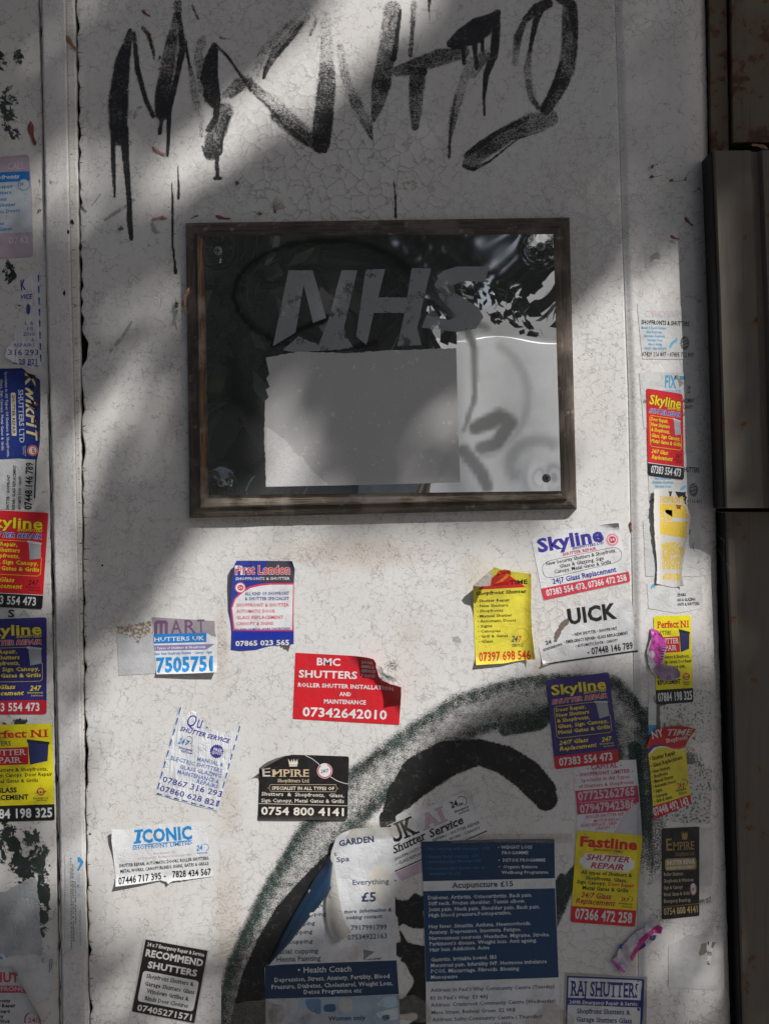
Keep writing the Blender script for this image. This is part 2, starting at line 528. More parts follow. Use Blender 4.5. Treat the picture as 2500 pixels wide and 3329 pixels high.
def P(poly, col, lvl=1, name='printed_panel', rad=0, fr=None, mat=None, jagged=0, rough=None, lift=0.0, native=False, which=None):
    s = CUR; fr = fr or s.fr
    pts = poly if native else [fr(*p) for p in poly]
    if rad: pts = rounded(pts, rad, which)
    if jagged: pts = jag(pts, jagged, 6, 5)
    V, Fc = bisected(pts, s.step)
    d = dict(s.mats)
    if rough is not None: d['rough'] = rough
    m = mat or ink(col, d['rough'], d['bumpy'], d['metal'], d['fade'], d['crease'])
    return mkc(name, [W(x, y, s_h(s, x, y) + 0.14 * lvl + lift) for x, y in V], Fc, m, s.o)

def disc(cx, cy, rx, ry=None, n=24):
    ry = ry or rx
    return [(cx + rx * math.cos(2*math.pi*k/n), cy + ry * math.sin(2*math.pi*k/n)) for k in range(n)]
def star(cx, cy, r0, r1, n=18, ry=1.0):
    return [(cx + (r1 if k % 2 else r0) * math.cos(math.pi*k/n), cy + ry * (r1 if k % 2 else r0) * math.sin(math.pi*k/n)) for k in range(2*n)]
def C(cx, cy, r, col, lvl=1, ry=None, name='round_badge'): return P(disc(cx, cy, r, ry), col, lvl, name)
def RING(cx, cy, r, w, col, lvl=1, a0=0, a1=360, ry=None, name='badge_ring'):
    """a printed ring or arc"""
    s = CUR; ry = ry or r; n = 28
    verts = []; Fc = []
    for k in range(n + 1):
        a = math.radians(a0 + (a1 - a0) * k / n)
        for rr in (0, w):
            q = s.fr(cx + (r - rr) * math.cos(a), cy + (ry - rr) * math.sin(a))
            verts.append(W(q[0], q[1], s_h(s, *q) + 0.14 * lvl))
        if k: Fc.append((2*k-2, 2*k-1, 2*k+1, 2*k))
    return mkc(name, verts, Fc, ink(col, **{'rough': s.mats['rough'], 'bumpy': s.mats['bumpy']}), s.o)
def LINE(pts, w, col, lvl=2, name='printed_line', closed=False):
    s = CUR; q = [Vector(s.fr(*p)) for p in pts]
    if closed: q.append(q[0])
    # subdivide
    r = [q[0]]
    for a, b in zip(q, q[1:]):
        m = max(1, int((b - a).length / 25)) if s.step else 1
        r += [a.lerp(b, (k+1)/m) for k in range(m)]
    w = w / s.fr.k / 2; verts = []; Fc = []
    for i, p in enumerate(r):
        d = (r[min(i+1, len(r)-1)] - r[max(i-1, 0)]); d = d.normalized() if d.length else Vector((1,0))
        nn = Vector((-d.y, d.x)) * w
        for e in (p + nn, p - nn): verts.append(W(e.x, e.y, s_h(s, e.x, e.y) + 0.14 * lvl))
        if i: Fc.append((2*i-2, 2*i-1, 2*i+1, 2*i))
    return mkc(name, verts, Fc, ink(col, s.mats['rough'], s.mats['bumpy']), s.o)
def T(txt, xa, ya, xb, yb, cap, col, st='', lvl=3, out=None, fr=None):
    """a line of lettering between two baseline ends; st: b bold, i italic, s serifs, k extra bold"""
    s = CUR; fr = fr or s.fr
    a = fr(xa, ya); b = fr(xb, yb)
    if out: QUEUE.append((s, txt, a, b, cap / fr.k, out[0], st, lvl - 0.5, out[1]))
    QUEUE.append((s, txt, a, b, cap / fr.k, col, st, lvl, 0.0))

def flush_text():
    tmp = []
    for (s, txt, a, b, cap, col, st, lvl, grow) in QUEUE:
        off = 0.026 if 'b' in st else (0.040 if 'k' in st else (0.014 if cap < 16 else 0.008))
        c = bpy.data.curves.new('lettering', 'FONT')
        c.body = txt; c.size = 1; c.resolution_u = 2 if cap > 14 else 1
        c.offset = off + grow; c.space_character = 1.0 + off * 1.6
        if 'i' in st: c.shear = 0.25
        o = bpy.data.objects.new('tmp', c); COL.objects.link(o); tmp.append(o)
    dg = bpy.context.evaluated_depsgraph_get()
    CAP = 0.682
    for o, (s, txt, a, b, cap, col, st, lvl, grow) in zip(tmp, QUEUE):
        me = bpy.data.meshes.new_from_object(o.evaluated_get(dg))
        n = len(me.vertices)
        if n == 0: continue
        co = np.empty(n * 3); me.vertices.foreach_get('co', co); co = co.reshape(-1, 3)
        if co[:, 1].max() > .85 or co[:, 1].min() < -.35 or co[:, 0].min() < -.15:     # a glyph whose thickened outline went wrong
            o.data.offset = 0; bpy.context.view_layer.update(); bpy.data.meshes.remove(me)
            me = bpy.data.meshes.new_from_object(o.evaluated_get(bpy.context.evaluated_depsgraph_get()))
            n = len(me.vertices); co = np.empty(n * 3); me.vertices.foreach_get('co', co); co = co.reshape(-1, 3)
        faces = [list(p.vertices) for p in me.polygons]
        if 's' in st:
            cnt = {}
            for f in faces:
                for i in range(len(f)): cnt[(f[i], f[(i+1) % len(f)])] = 1
            ext = []
            wst = 0.030 + (0.02 if 'b' in st or 'k' in st else 0)
            for e in cnt:
                if (e[1], e[0]) in cnt: continue
                p, q = co[e[0]], co[e[1]]
                L = abs(p[0] - q[0])
                if abs(p[1] - q[1]) > 0.012 or L < 0.05 or L > 0.24: continue
                y = (p[1] + q[1]) / 2
                lv = [v for v in (0.0, 0.682, 0.449) if abs(y - v) < 0.045]
                if not lv: continue
                x0, x1 = min(p[0], q[0]), max(p[0], q[0])
                up = lv[0] == 0.0
                th = 0.055 + (0.02 if 'b' in st or 'k' in st else 0)
                ya_, yb_ = (y, y + th) if up else (y - th, y)
                ext.append((x0 - 0.055 - wst, x1 + 0.055 + wst, ya_, yb_))
            base = len(co)
            extra = []
            for (x0, x1, y0, y1) in ext:
                extra += [(x0, y0, 0), (x1, y0, 0), (x1, y1, 0), (x0, y1, 0)]
                faces.append([base, base+1, base+2, base+3]); base += 4
            if extra: co = np.vstack([co, np.array(extra)])
        if any(ch.islower() for ch in txt):        # fuller small letters, as on the printed cards
            yy = co[:, 1]
            co[:, 1] = np.where(yy > .449, .492 + (yy - .449) * (.682 - .492) / (.682 - .449), np.where(yy > 0, yy * .492 / .449, yy * .85))
        x0 = co[:, 0].min() + grow; x1 = co[:, 0].max() - grow
        ax = Vector((b[0]-a[0], b[1]-a[1])); L = ax.length; d = ax / L
        up = Vector((d.y, -d.x))
        sx = L / (x1 - x0); sy = cap / CAP
        verts = []
        lift = 0.14 * lvl + (0.004 if 's' in st else 0)
        for k, v in enumerate(co):
            q = Vector(a) + d * ((v[0] - x0) * sx) + up * (v[1] * sy)
            verts.append(W(q.x, q.y, s_h(s, q.x, q.y) + lift + (0.03 if k >= n else 0)))
        mkc('lettering', verts, faces, ink(col, s.mats['rough'], s.mats['bumpy'], 0.0, 0.08, False), s.o)
        bpy.data.meshes.remove(me)
    for o in tmp:
        c = o.data; bpy.data.objects.remove(o); bpy.data.curves.remove(c)

# ------------------------------------------------------------ density maps from brush strokes (numpy)
class Map:
    def __init__(s, x0, y0, x1, y1, step):
        s.xs = np.arange(x0, x1 + step, step); s.ys = np.arange(y0, y1 + step, step)
        s.X, s.Y = np.meshgrid(s.xs, s.ys); s.d = np.zeros(s.X.shape)
    def stroke(s, fr, pts, edge=0.0, soft=0.35, sub=False):
        """pts: (x, y, width, density); edge > 0: denser along both sides"""
        q = []
        for p in pts:
            x, y = fr(p[0], p[1]); q.append((x, y, p[2] / fr.k / 2, p[3] if len(p) > 3 else 1.0))
        mw = max(p[2] for p in q) * 1.6 + 6
        i0 = np.searchsorted(s.xs, min(p[0] for p in q) - mw); i1 = np.searchsorted(s.xs, max(p[0] for p in q) + mw)
        j0 = np.searchsorted(s.ys, min(p[1] for p in q) - mw); j1 = np.searchsorted(s.ys, max(p[1] for p in q) + mw)
        if i1 <= i0 or j1 <= j0: return
        X = s.X[j0:j1, i0:i1]; Y = s.Y[j0:j1, i0:i1]
        R = np.full(X.shape, 9.0); DN = np.zeros(X.shape)
        for (x0, y0, w0, d0), (x1, y1, w1, d1) in zip(q, q[1:]):
            dx, dy = x1 - x0, y1 - y0; L2 = dx*dx + dy*dy + 1e-9
            t = np.clip(((X - x0) * dx + (Y - y0) * dy) / L2, 0, 1)
            dist = np.hypot(X - x0 - t * dx, Y - y0 - t * dy)
            r = dist / np.maximum(w0 + (w1 - w0) * t, 1)
            near = r < R
            R = np.where(near, r, R); DN = np.where(near, d0 + (d1 - d0) * t, DN)
        prof = 1 - sstep(1 - soft, 1 + soft * 0.6, R)
        if edge: prof = prof * (1 - edge + edge * sstep(0.1, 0.85, R))
        blk = s.d[j0:j1, i0:i1]
        if sub: blk[:] = np.minimum(blk, 1 - prof * DN)
        else: blk[:] = np.maximum(blk, prof * DN)

def spray_mat(name, col, col2, fine=900.0, gain=1.0, coarse=120.0):
    t = NT(name)
    d = t.attr('paint_amount')
    n, _ = t.noise(fine, 3, 0.7); n2, _ = t.noise(coarse, 4, 0.6); n3, _ = t.noise(35, 3, 0.6)
    thr = t.math('ADD', t.math('MULTIPLY', n, 0.78), t.math('MULTIPLY', n2, 0.22))
    thr = t.ramp(thr, 0.35, 0.66, 0.02, 1.0, False)
    a = t.ramp(t.math('SUBTRACT', t.math('MULTIPLY', d, gain), thr), -0.05, 0.07)
    t.b.inputs['Alpha'].default_value = 1
    t.l(a, t.b.inputs['Alpha'])
    cr, _ = crack_net(t, 105, 0.05, 0.55, None, gate=0.55)
    c = t.mix(t.ramp(n3, 0.35, 0.65), col, col2)
    c = t.mix(t.math('MULTIPLY', cr, 0.12), c, (0.4, 0.4, 0.4))
    t.set(Base_Color=c, Roughness=0.55, Normal=t.bump(n2, 0.5, 0.0005))
    return t.m

def paint_object(mp, name, label, cat, mat, h=0.45, thr=0.02):
    ny, nx = mp.d.shape
    a = mp.d
    keep = (np.maximum.reduce([a[:-1,:-1], a[1:,:-1], a[:-1,1:], a[1:,1:]]) > thr)
    jj, ii = np.nonzero(keep)
    used = np.zeros((ny, nx), bool)
    for dj in (0, 1):
        for di in (0, 1): used[jj + dj, ii + di] = True
    idx = -np.ones((ny, nx), int); idx[used] = np.arange(used.sum())
    X = mp.X[used]; Y = mp.Y[used]
    G = np.where(X > E_arch0(Y), FR_H * sstep(E_arch0(Y), E_arch0(Y) + 26, X), 0.0)
    co = np.stack([(X - CX) * K, -(h + G) * K, ZC - (Y - CY) * K], 1)
    org = co.mean(0)
    quads = np.stack([idx[jj+1, ii], idx[jj+1, ii+1], idx[jj, ii+1], idx[jj, ii]], 1)
    o = grid_obj(name, co - org, quads, mat, {'paint_amount': mp.d[used]})
    o.location = org; ORG[o.name] = Vector(org)
    tag(o, label, cat)
    return o

def grid_obj(name, co, quads, mat, attrs=None, smooth=False):
    me = bpy.data.meshes.new(name)
    nv, nf = len(co), len(quads)
    me.vertices.add(nv); me.vertices.foreach_set('co', np.ascontiguousarray(co, dtype=np.float32).ravel())
    me.loops.add(nf * 4); me.loops.foreach_set('vertex_index', np.ascontiguousarray(quads, dtype=np.int32).ravel())
    me.polygons.add(nf); me.polygons.foreach_set('loop_start', np.arange(0, nf * 4, 4, dtype=np.int32))
    me.update(calc_edges=True)
    if smooth: me.polygons.foreach_set('use_smooth', np.ones(nf, bool))
    for k, v in (attrs or {}).items():
        at = me.attributes.new(k, 'FLOAT', 'POINT'); at.data.foreach_set('value', np.ascontiguousarray(v, dtype=np.float32).ravel())
    me.materials.append(mat)
    o = bpy.data.objects.new(name, me); COL.objects.link(o)
    return o

def blob(X, Y, cx, cy, rx, ry, soft=0.6):
    r = np.hypot((X - cx) / rx, (Y - cy) / ry)
    return 1 - sstep(1 - soft, 1 + soft * 0.3, r)

# ------------------------------------------------------------ the doorway
YT, YB = -700.0, 4300.0
def surface_strip(name, xl, xr, hfun, mat, y0, y1, nx, ny, attrs=None, label=None, cat=None, depth=30, us=None):
    """a board whose left and right edges may waver; its sides run back to the wall"""
    us = np.linspace(0, 1, nx) if us is None else us
    ys = np.linspace(y0, y1, ny)
    U, Y = np.meshgrid(us, ys)
    X = xl(Y) + (xr(Y) - xl(Y)) * U
    H = hfun(X, Y)
    # return sides
    X = np.hstack([X[:, :1], X, X[:, -1:]]); Y = np.hstack([Y[:, :1], Y, Y[:, -1:]])
    H = np.hstack([H[:, :1] - depth, H, H[:, -1:] - depth])
    n = X.shape[1]
    co = np.stack([(X - CX) * K, -H * K, ZC - (Y - CY) * K], -1).reshape(-1, 3)
    j, i = np.meshgrid(np.arange(ny - 1), np.arange(n - 1), indexing='ij'); j = j.ravel(); i = i.ravel()
    q = np.stack([(j+1)*n + i, (j+1)*n + i + 1, j*n + i + 1, j*n + i], 1)
    at = {k: f(X, Y) for k, f in (attrs or {}).items()}
    org = np.array([(float(np.mean(X)) - CX) * K, 0, 0.4 if y1 > 3329 else ZC])
    o = grid_obj(name, co - org, q, mat, at)
    o.location = org; ORG[o.name] = Vector(org)
    if label: tag(o, label, cat)
    return o

def wig(seed, amp, freq, sharp=False):
    r = np.random.default_rng(seed); ys = np.arange(-800, 4400, freq); v = r.random(len(ys)) ** (2.2 if sharp else 1) * amp
    return lambda y: np.interp(y, ys, v)

def coarse(X, Y):
    a = blob(X, Y, 1120, 560, 520, 330, 0.7)
    a = np.maximum(a, 0.8 * blob(X, Y, 1050, 330, 200, 190, .7))
    a = np.maximum(a, 0.75 * blob(X, Y, 1830, 2010, 150, 150, .7))
    a = np.maximum(a, 0.6 * blob(X, Y, 1980, 1980, 70, 300, .7))
    a = np.maximum(a, 0.55 * blob(X, Y, 1880, 3080, 220, 250, .7))
    a = np.maximum(a, 0.5 * blob(X, Y, 1940, 700, 160, 260, .7))
    a = np.maximum(a, 0.45 * blob(X, Y, 500, 1880, 260, 260, .7))
    a = np.maximum(a, 0.4 * blob(X, Y, 2010, 2700, 60, 700, .7))
    return a
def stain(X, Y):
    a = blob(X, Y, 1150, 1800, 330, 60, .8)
    a = np.maximum(a, 0.9 * blob(X, Y, 745, 3000, 60, 260, .8))
    a = np.maximum(a, 0.8 * blob(X, Y, 745, 2620, 45, 130, .8))
    a = np.maximum(a, 0.9 * blob(X, Y, 720, 2100, 25, 150, .8))
    a = np.maximum(a, 0.9 * blob(X, Y, 420, 2040, 70, 28, .8))
    a = np.maximum(a, 0.6 * blob(X, Y, 1540, 1850, 60, 60, .8))
    a = np.maximum(a, 0.8 * blob(X, Y, 1745, 2190, 22, 50, .8))
    a = np.maximum(a, 0.7 * blob(X, Y, 1330, 2060, 60, 60, .8) * 0.6)
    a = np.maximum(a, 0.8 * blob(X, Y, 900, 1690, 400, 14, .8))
    return a
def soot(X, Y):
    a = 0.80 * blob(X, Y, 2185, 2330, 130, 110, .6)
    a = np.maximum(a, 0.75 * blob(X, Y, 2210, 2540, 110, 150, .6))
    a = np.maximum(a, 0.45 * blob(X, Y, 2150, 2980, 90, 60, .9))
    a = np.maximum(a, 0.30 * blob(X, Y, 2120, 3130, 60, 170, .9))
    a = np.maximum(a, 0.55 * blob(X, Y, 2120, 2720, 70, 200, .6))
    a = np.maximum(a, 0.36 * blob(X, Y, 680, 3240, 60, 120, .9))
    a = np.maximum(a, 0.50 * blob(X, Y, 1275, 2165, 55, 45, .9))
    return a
def peel(X, Y):
    a = 0.95*blob(X, Y, 25, 340, 75, 110, .9)
    a = np.maximum(a, 0.9 * blob(X, Y, 60, 185, 26, 40, .6)); a = np.maximum(a, 0.8 * blob(X, Y, 5, 200, 30, 50, .6))
    a = np.maximum(a, 0.75 * blob(X, Y, 35, 430, 40, 40, .6))
    a = np.maximum(a, 0.85 * blob(X, Y, 30, 880, 32, 60, .6)); a = np.maximum(a, 0.6 * blob(X, Y, 60, 1010, 60, 60, .6))
    a = np.maximum(a, 1.05 * blob(X, Y, 95, 2790, 90, 130, .6)); a = np.maximum(a, 0.95 * blob(X, Y, 20, 2740, 60, 90, .6))
    a = np.maximum(a, 1.0 * blob(X, Y, 138, 2900, 34, 220, .6))
    a = np.maximum(a, 0.7 * blob(X, Y, 50, 2350, 80, 22, .6)); a = np.maximum(a, 0.62 * blob(X, Y, 60, 1380, 60, 110, .6))
    a = np.maximum(a, 0.56 * blob(X, Y, 125, 650, 18, 120, .6)); a = np.maximum(a, 0.55 * blob(X, Y, 140, 1640, 12, 60, .6))
    return a * .64

# a dark timber backing seen through every gap
bw = mk('wall', [W(-1800, YT, -62), W(4600, YT, -62), W(4600, 6000, -62), W(-1800, 6000, -62)], [(3, 2, 1, 0)], M['void'])
tag(bw, kind='structure')
jg = wig(3, 13, 27, True)
jg2 = wig(5, 5, 21, True)
gapwide = lambda y: 13 * np.exp(-((y - 1135) / 48.0) ** 4) + 7 * np.exp(-((y - 1290) / 40.0) ** 2)
board_l = lambda y: E_board(y) + jg(y) * 0.95 + gapwide(y)
surface_strip('door_board', board_l, lambda y: E_arch0(y) + 0 * y, lambda X, Y: 0 * X, M['board'], YT, YB, 330, 900,
              {'coarse': coarse, 'stain': stain, 'soot': soot}, 'wide white board of crazed paint carrying the wooden plaque and most stickers', 'door board')
def archh(X, Y):
    e0, e1 = E_arch0(Y), E_arch1(Y)
    h = FR_H * sstep(e0, e0 + 26, X)
    t = np.clip((X - (e1 - 95)) / 95, 0, 1)
    return h - 34 * t ** 2.4
surface_strip('door_frame', lambda y: E_arch0(y) + 0 * y + 0.2, lambda y: E_arch1(y) + jg2(y) * .4, archh, M['arch'], YT, YB, 60, 700,
              {'coarse': lambda X, Y: 0.35 * blob(X, Y, 2090, 1500, 200, 1500), 'stain': lambda X, Y: 0 * X, 'soot': soot},
              'upright white painted frame right of the board, carrying the narrow column of stickers', 'door frame', 40)
surface_strip('batten', lambda y: E_bat0(y) - jg2(y) * .5, lambda y: E_bat1(y) + 0 * y, lambda X, Y: 10 + 0 * X - 1.5 * np.abs(X - (E_bat0(Y) + E_bat1(Y))/2) / 40, M['batten'],
              YT, YB, 12, 600, None, 'wide white upright batten left of the board with fine crazing', 'batten', 40)
surface_strip('bead', lambda y: E_bat1(y) + 0.4, lambda y: E_board(y) - 3 - jg2(y + 777) * .7, lambda X, Y: 3 + 0 * X, M['bead'],
              YT, YB, 5, 600, None, 'narrow white bead between the wide batten and the board', 'bead', 30)
surface_strip('door_panel', lambda y: 0 * y - 900, lambda y: E_panel(y) - 2 - jg2(y + 333) * .8, lambda X, Y: -7 + 0 * X, M['peel'],
              YT, YB, 300, 900, {'peel': peel}, 'peeling white panel at the far left with dark green paint showing through', 'door panel', 30)
surface_strip('panel_edge', lambda y: E_panel(y) + 2 + jg(y + 555) * .5, lambda y: E_bat0(y) - 6 - 0 * y, lambda X, Y: -6 + 0 * X, M['bead'],
              YT, YB, 4, 400, None, 'thin cream strip in the joint between peeling panel and batten', 'trim', 30)
# zig-zag splits at the joints: little curled chips of paint, each a wedge of dark opening and a raised lip
chips_v, chips_f, lip_v, lip_f = [], [], [], []
for (ef, y0, y1, n, sgn) in ((E_board, -20, 3340, 74, 1), (E_bat1, 500, 2700, 40, 1), (E_arch1, 0, 420, 9, 1)):
    for k in range(n):
        y = lerp(y0, y1, (k + random.random()) / n); x = float(ef(y)) + (6 if ef is E_board else 9)
        if ef is E_arch1: x -= 4
        L = random.uniform(6, 26) if ef is E_board else random.uniform(6, 14); a = random.uniform(-0.9, 0.9); w = random.uniform(0.7, 1.8)
        pts = [(x - L*.2, y)]
        m = 3
        for q in range(1, m + 1):
            pts.append((x - L*.2 + L * q / m * math.cos(a), y + L * q / m * math.sin(a) + random.uniform(-3, 3)))
        g = 0.35 + (10.5 - .35 if False else 0)
        base = len(chips_v)
        for i, p in enumerate(pts):
            ww = w * (1 - i / m) + .25
            h = ground(p[0], p[1]) + 0.3
            chips_v += [W(p[0], p[1] - ww, h), W(p[0], p[1] + ww, h)]
            if i: chips_f.append((base + 2*i - 2, base + 2*i - 1, base + 2*i + 1, base + 2*i))
o = mk('paint_splits', chips_v, chips_f, M['void']); tag(o, 'short dark splits in the paint along the joints of the boards', 'paint cracks', kind='stuff')
# chipped spots: small dark patches where paint has come away
def chip(x, y, rx, ry, seed, lab):
    r = random.Random(seed); n = 11
    pts = [(x + rx * math.cos(6.283*k/n) * r.uniform(.55, 1.15), y + ry * math.sin(6.283*k/n) * r.uniform(.55, 1.15)) for k in range(n)]
    V, Fc = bisected(pts, None)
    g = max(ground(x - rx, y), ground(x + rx, y)) + 0.35
    o = mk('paint_chip', [W(a, b, g) for a, b in V], Fc, M['void']); tag(o, lab, 'paint chip', 'small dark chips missing from the white paint')
chip(237, 723, 8, 9, 1, 'curled dark chip on the bead left of the long drips')
chip(226, 756, 5, 8, 2, 'small dark chip on the batten just below the curled one')
chip(213, 955, 5, 10, 3, 'dark tooth shaped chip alone on the wide batten')
chip(264, 803, 7, 15, 4, 'dark chip in the board joint below the two drips')
chip(334, 1838, 4, 4, 5, 'round dark nail hole in the board left of the purple and blue sticker')
chip(294, 2712, 5, 4, 7, 'dark hole beside the board joint above the cracked batten sticker')

# right side: shutter guide of painted metal
def box_from(name, prof, y0, y1, mat, label=None, cat=None, parent=None, xoff=None, seg=60):
    """an upright extrusion: prof = [(x offset, h), ...] from left to right, leaning with xoff(y)"""
    vs, fs = [], []
    m = len(prof)
    for k in range(seg + 1):
        y = lerp(y0, y1, k / seg); xo = float(xoff(y)) if xoff else 0
        for (x, h) in prof: vs.append(W(x + xo, y, h))
        if k:
            a = (k - 1) * m; b = k * m
            for i in range(m - 1): fs.append((b + i, b + i + 1, a + i + 1, a + i))
    fs.append(tuple(range(m))[::-1] if False else tuple(range(m)))
    fs.append(tuple(reversed([seg * m + i for i in range(m)])))
    o = mk(name, vs, fs, mat) if parent is None else mkc(name, vs, fs, mat, parent)
    if label: tag(o, label, cat)
    return o
E_g = edge((2302,0),(2316,520),(2335,1000),(2362,1850),(2378,2200),(2412,3329))
guide = empty('shutter_guide', W(2600, 4300, 0))
tag(guide, 'rust spotted cream metal shutter guide running down the right edge', 'shutter guide')
gx = lambda y: E_g(y)
box_from('guide_edge', [(2306, -55), (2308, 2), (2362, 4), (2363, -55)], YT, 519, M['rust'], parent=guide, xoff=lambda y: 0.014 * (y - 200))
box_from('guide_plate', [(2371, -55), (2373, 26), (2420, 30), (2900, 30), (2900, -55)], YT, 470, M['rust'], parent=guide, xoff=lambda y: 0.014 * (y - 200))
box_from('guide_lip', [(2364, -55), (2366, -20), (2371, -18), (2372, -55)], 310, 470, M['rust'], parent=guide, xoff=lambda y: 0.014 * (y - 200))
box_from('guide_channel', [(-29, -55), (-28, 112), (-22, 120), (88, 122), (100, 104), (118, 104), (126, 128), (500, 128), (500, -55)], 521, 1652, M['metal'], parent=guide, xoff=gx)
box_from('guide_channel', [(-10, -55), (-9, 34), (-3, 40), (14, 41), (18, 34), (118, 36), (520, 38), (520, -55)], 1664, YB, M['metal'], parent=guide, xoff=lambda y: float(E_g(y)))
# near-black strips painting in the crevice shade on the side towards the frame
box_from('crevice_shade', [(-34, -50), (-34, 108), (-30, 113), (-29.4, -50)], 523, 1650, M['void'], parent=guide, xoff=gx)
box_from('crevice_shade', [(-14, -50), (-14, 30), (-11, 34), (-10.4, -50)], 1666, YB, M['void'], parent=guide, xoff=gx)
# torn hole and bracket between the two lengths


# ------------------------------------------------------------ wooden plaque with the metal plate
pc = PL(800, 600)
plaque = empty('plaque', W(*PL(830, 1240), 0))
tag(plaque, 'weathered brown wooden plaque with a mirror like metal plate, white letters and blank white panel', 'plaque')
def par(p, h):
    """keep a raised point where the eye sees it from the street"""
    f = 1 - h * K / CAM_D
    return (CX + (p[0] - CX) * f, CY + (p[1] - CY) * f)
outer = [PL(55, 55), PL(1576, 33), PL(1605, 1190), PL(70, 1226)]
def inset(quad, d):
    out = []
    for i in range(4):
        p = Vector(quad[i]); a = Vector(quad[i-1]); b = Vector(quad[(i+1) % 4])
        u = (a - p).normalized(); v = (b - p).normalized()
        q = p + (u + v) * d
        out.append((q.x, q.y))
    return out
prof = [(-1, 0), (0, 4), (1, 26), (6, 34), (14, 38), (24, 41), (30, 42), (33, 50), (37, 55), (46, 57), (75, 57.5)]
loops = [[par(q, h) + (h,) for q in (inset(outer, d) if d > 0 else outer)] for d, h in prof]
names = ['top_moulding', 'right_moulding', 'bottom_moulding', 'left_moulding']
for sidei in range(4):
    a, b = sidei, (sidei + 1) % 4
    vs, fs = [], []
    nseg = 40
    for j, lp in enumerate(loops):
        for k in range(nseg + 1):
            t = k / nseg
            x = lerp(lp[a][0], lp[b][0], t); y = lerp(lp[a][1], lp[b][1], t)
            wob = noise.noise(Vector((x * .02, y * .02, j * .7))) * 1.6 if 0 < j < len(loops) - 1 and 0 < k < nseg else 0
            vs.append(W(x, y + (wob if sidei % 2 == 0 else 0), lp[a][2] + wob * .6))
    for j in range(len(loops) - 1):
        for k in range(nseg):
            i0 = j * (nseg+1) + k; i1 = i0 + nseg + 1
            fs.append((i0, i1, i1 + 1, i0 + 1))
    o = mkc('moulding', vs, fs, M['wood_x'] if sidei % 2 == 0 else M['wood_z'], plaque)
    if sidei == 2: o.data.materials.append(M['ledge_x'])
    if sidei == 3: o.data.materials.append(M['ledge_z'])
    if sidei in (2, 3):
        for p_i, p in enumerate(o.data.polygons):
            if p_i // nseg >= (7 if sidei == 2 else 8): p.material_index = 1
# backing board inside the mouldings
ins = [par(q, 57.4) for q in inset(outer, 74)]
mkc('backboard', [W(p[0], p[1], 57.4) for p in ins], [(3, 2, 1, 0)], M['wood_x'], plaque)
# the plate
pq = [par(PL(*p), 66) for p in ((130, 106), (1512, 99), (1542, 1119), (146, 1136))]
NX, NY = 160, 120
U, Vv = np.meshgrid(np.linspace(0, 1, NX), np.linspace(0, 1, NY))
def bil(quad, u, v):
    return [(quad[0][i]*(1-u)*(1-v) + quad[1][i]*u*(1-v) + quad[2][i]*u*v + quad[3][i]*(1-u)*v) for i in (0, 1)]
PXg, PYg = bil(pq, U, Vv)
scr = [PL(182, 165), PL(1463, 148), PL(195, 1087), PL(1485, 1068)]
scr = [par(p, 66) for p in scr]
dim = np.zeros_like(U)
for p in scr: dim += np.exp(-((PXg - p[0])**2 + (PYg - p[1])**2) / 34.0**2)
PH = 66 - 3.0 * dim + 2.2 * np.sin(U * 3.1) * np.sin(Vv * 3.1) + 0.45 * np.sin(U * 9 + 1) * np.sin(Vv * 7)
smm = Map(min(p[0] for p in pq) - 5, min(p[1] for p in pq) - 5, max(p[0] for p in pq) + 5, max(p[1] for p in pq) + 5, 5)
def arc(cx, cy, rx, ry, a0, a1, w, d, n=16): return [(cx + rx*math.cos(math.radians(a0+(a1-a0)*k/n)), cy + ry*math.sin(math.radians(a0+(a1-a0)*k/n)), w, d) for k in range(n+1)]
smm.stroke(PL, arc(620, 350, 370, 215, 60, 330, 22, .9), soft=.8)
smm.stroke(PL, arc(620, 350, 350, 200, 80, 350, 8, .6), soft=.8)
smm.stroke(PL, [(700,130,30,.6),(860,190,40,.8),(1000,320,50,.8),(1150,440,50,.8),(1240,480,30,.7)], soft=.8)
smm.stroke(PL, [(1040,330,60,.8),(1150,450,60,.9),(1190,560,30,.9),(1190,760,24,.8),(1150,880,20,.7)], soft=.8)
smm.stroke(PL, arc(1180, 750, 220, 230, -60, 80, 40, .35), soft=.9)
smm.stroke(PL, arc(1440, 1010, 110, 90, 150, 300, 60, .5), soft=.9)
smm.stroke(PL, [(1195,870,60,.9),(1290,830,80,.9),(1330,850,70,.9),(1280,930,60,.9),(1220,950,60,.8)], soft=.5)
smm.stroke(PL, [(1150,960,60,.8),(1220,1050,60,.8),(1240,1100,50,.8)], soft=.5)
smm.stroke(PL, [(250,620,60,.5),(260,760,90,.5),(340,820,80,.5)], soft=.9)
smm.stroke(PL, [(400,550,22,1),(500,490,26,1),(620,440,30,1),(670,430,20,1)], soft=.5)
smm.stroke(PL, [(900,170,260,.3),(1300,200,220,.3)], soft=.9)
fi = np.clip(((PXg - smm.xs[0]) / 5).astype(int), 0, smm.d.shape[1]-1); fj = np.clip(((PYg - smm.ys[0]) / 5).astype(int), 0, smm.d.shape[0]-1)
sme = smm.d[fj, fi]
co = np.stack([(PXg - CX) * K, -PH * K, ZC - (PYg - CY) * K], -1).reshape(-1, 3)
j, i = np.meshgrid(np.arange(NY - 1), np.arange(NX - 1), indexing='ij'); j = j.ravel(); i = i.ravel()
q = np.stack([(j+1)*NX + i, (j+1)*NX + i + 1, j*NX + i + 1, j*NX + i], 1)
po = grid_obj('metal_plate', co - np.array(ORG[plaque.name]), q, M['plate'], {'smear': sme, 'dimple': dim}, True)
po.parent = plaque
ev, ef = [], []
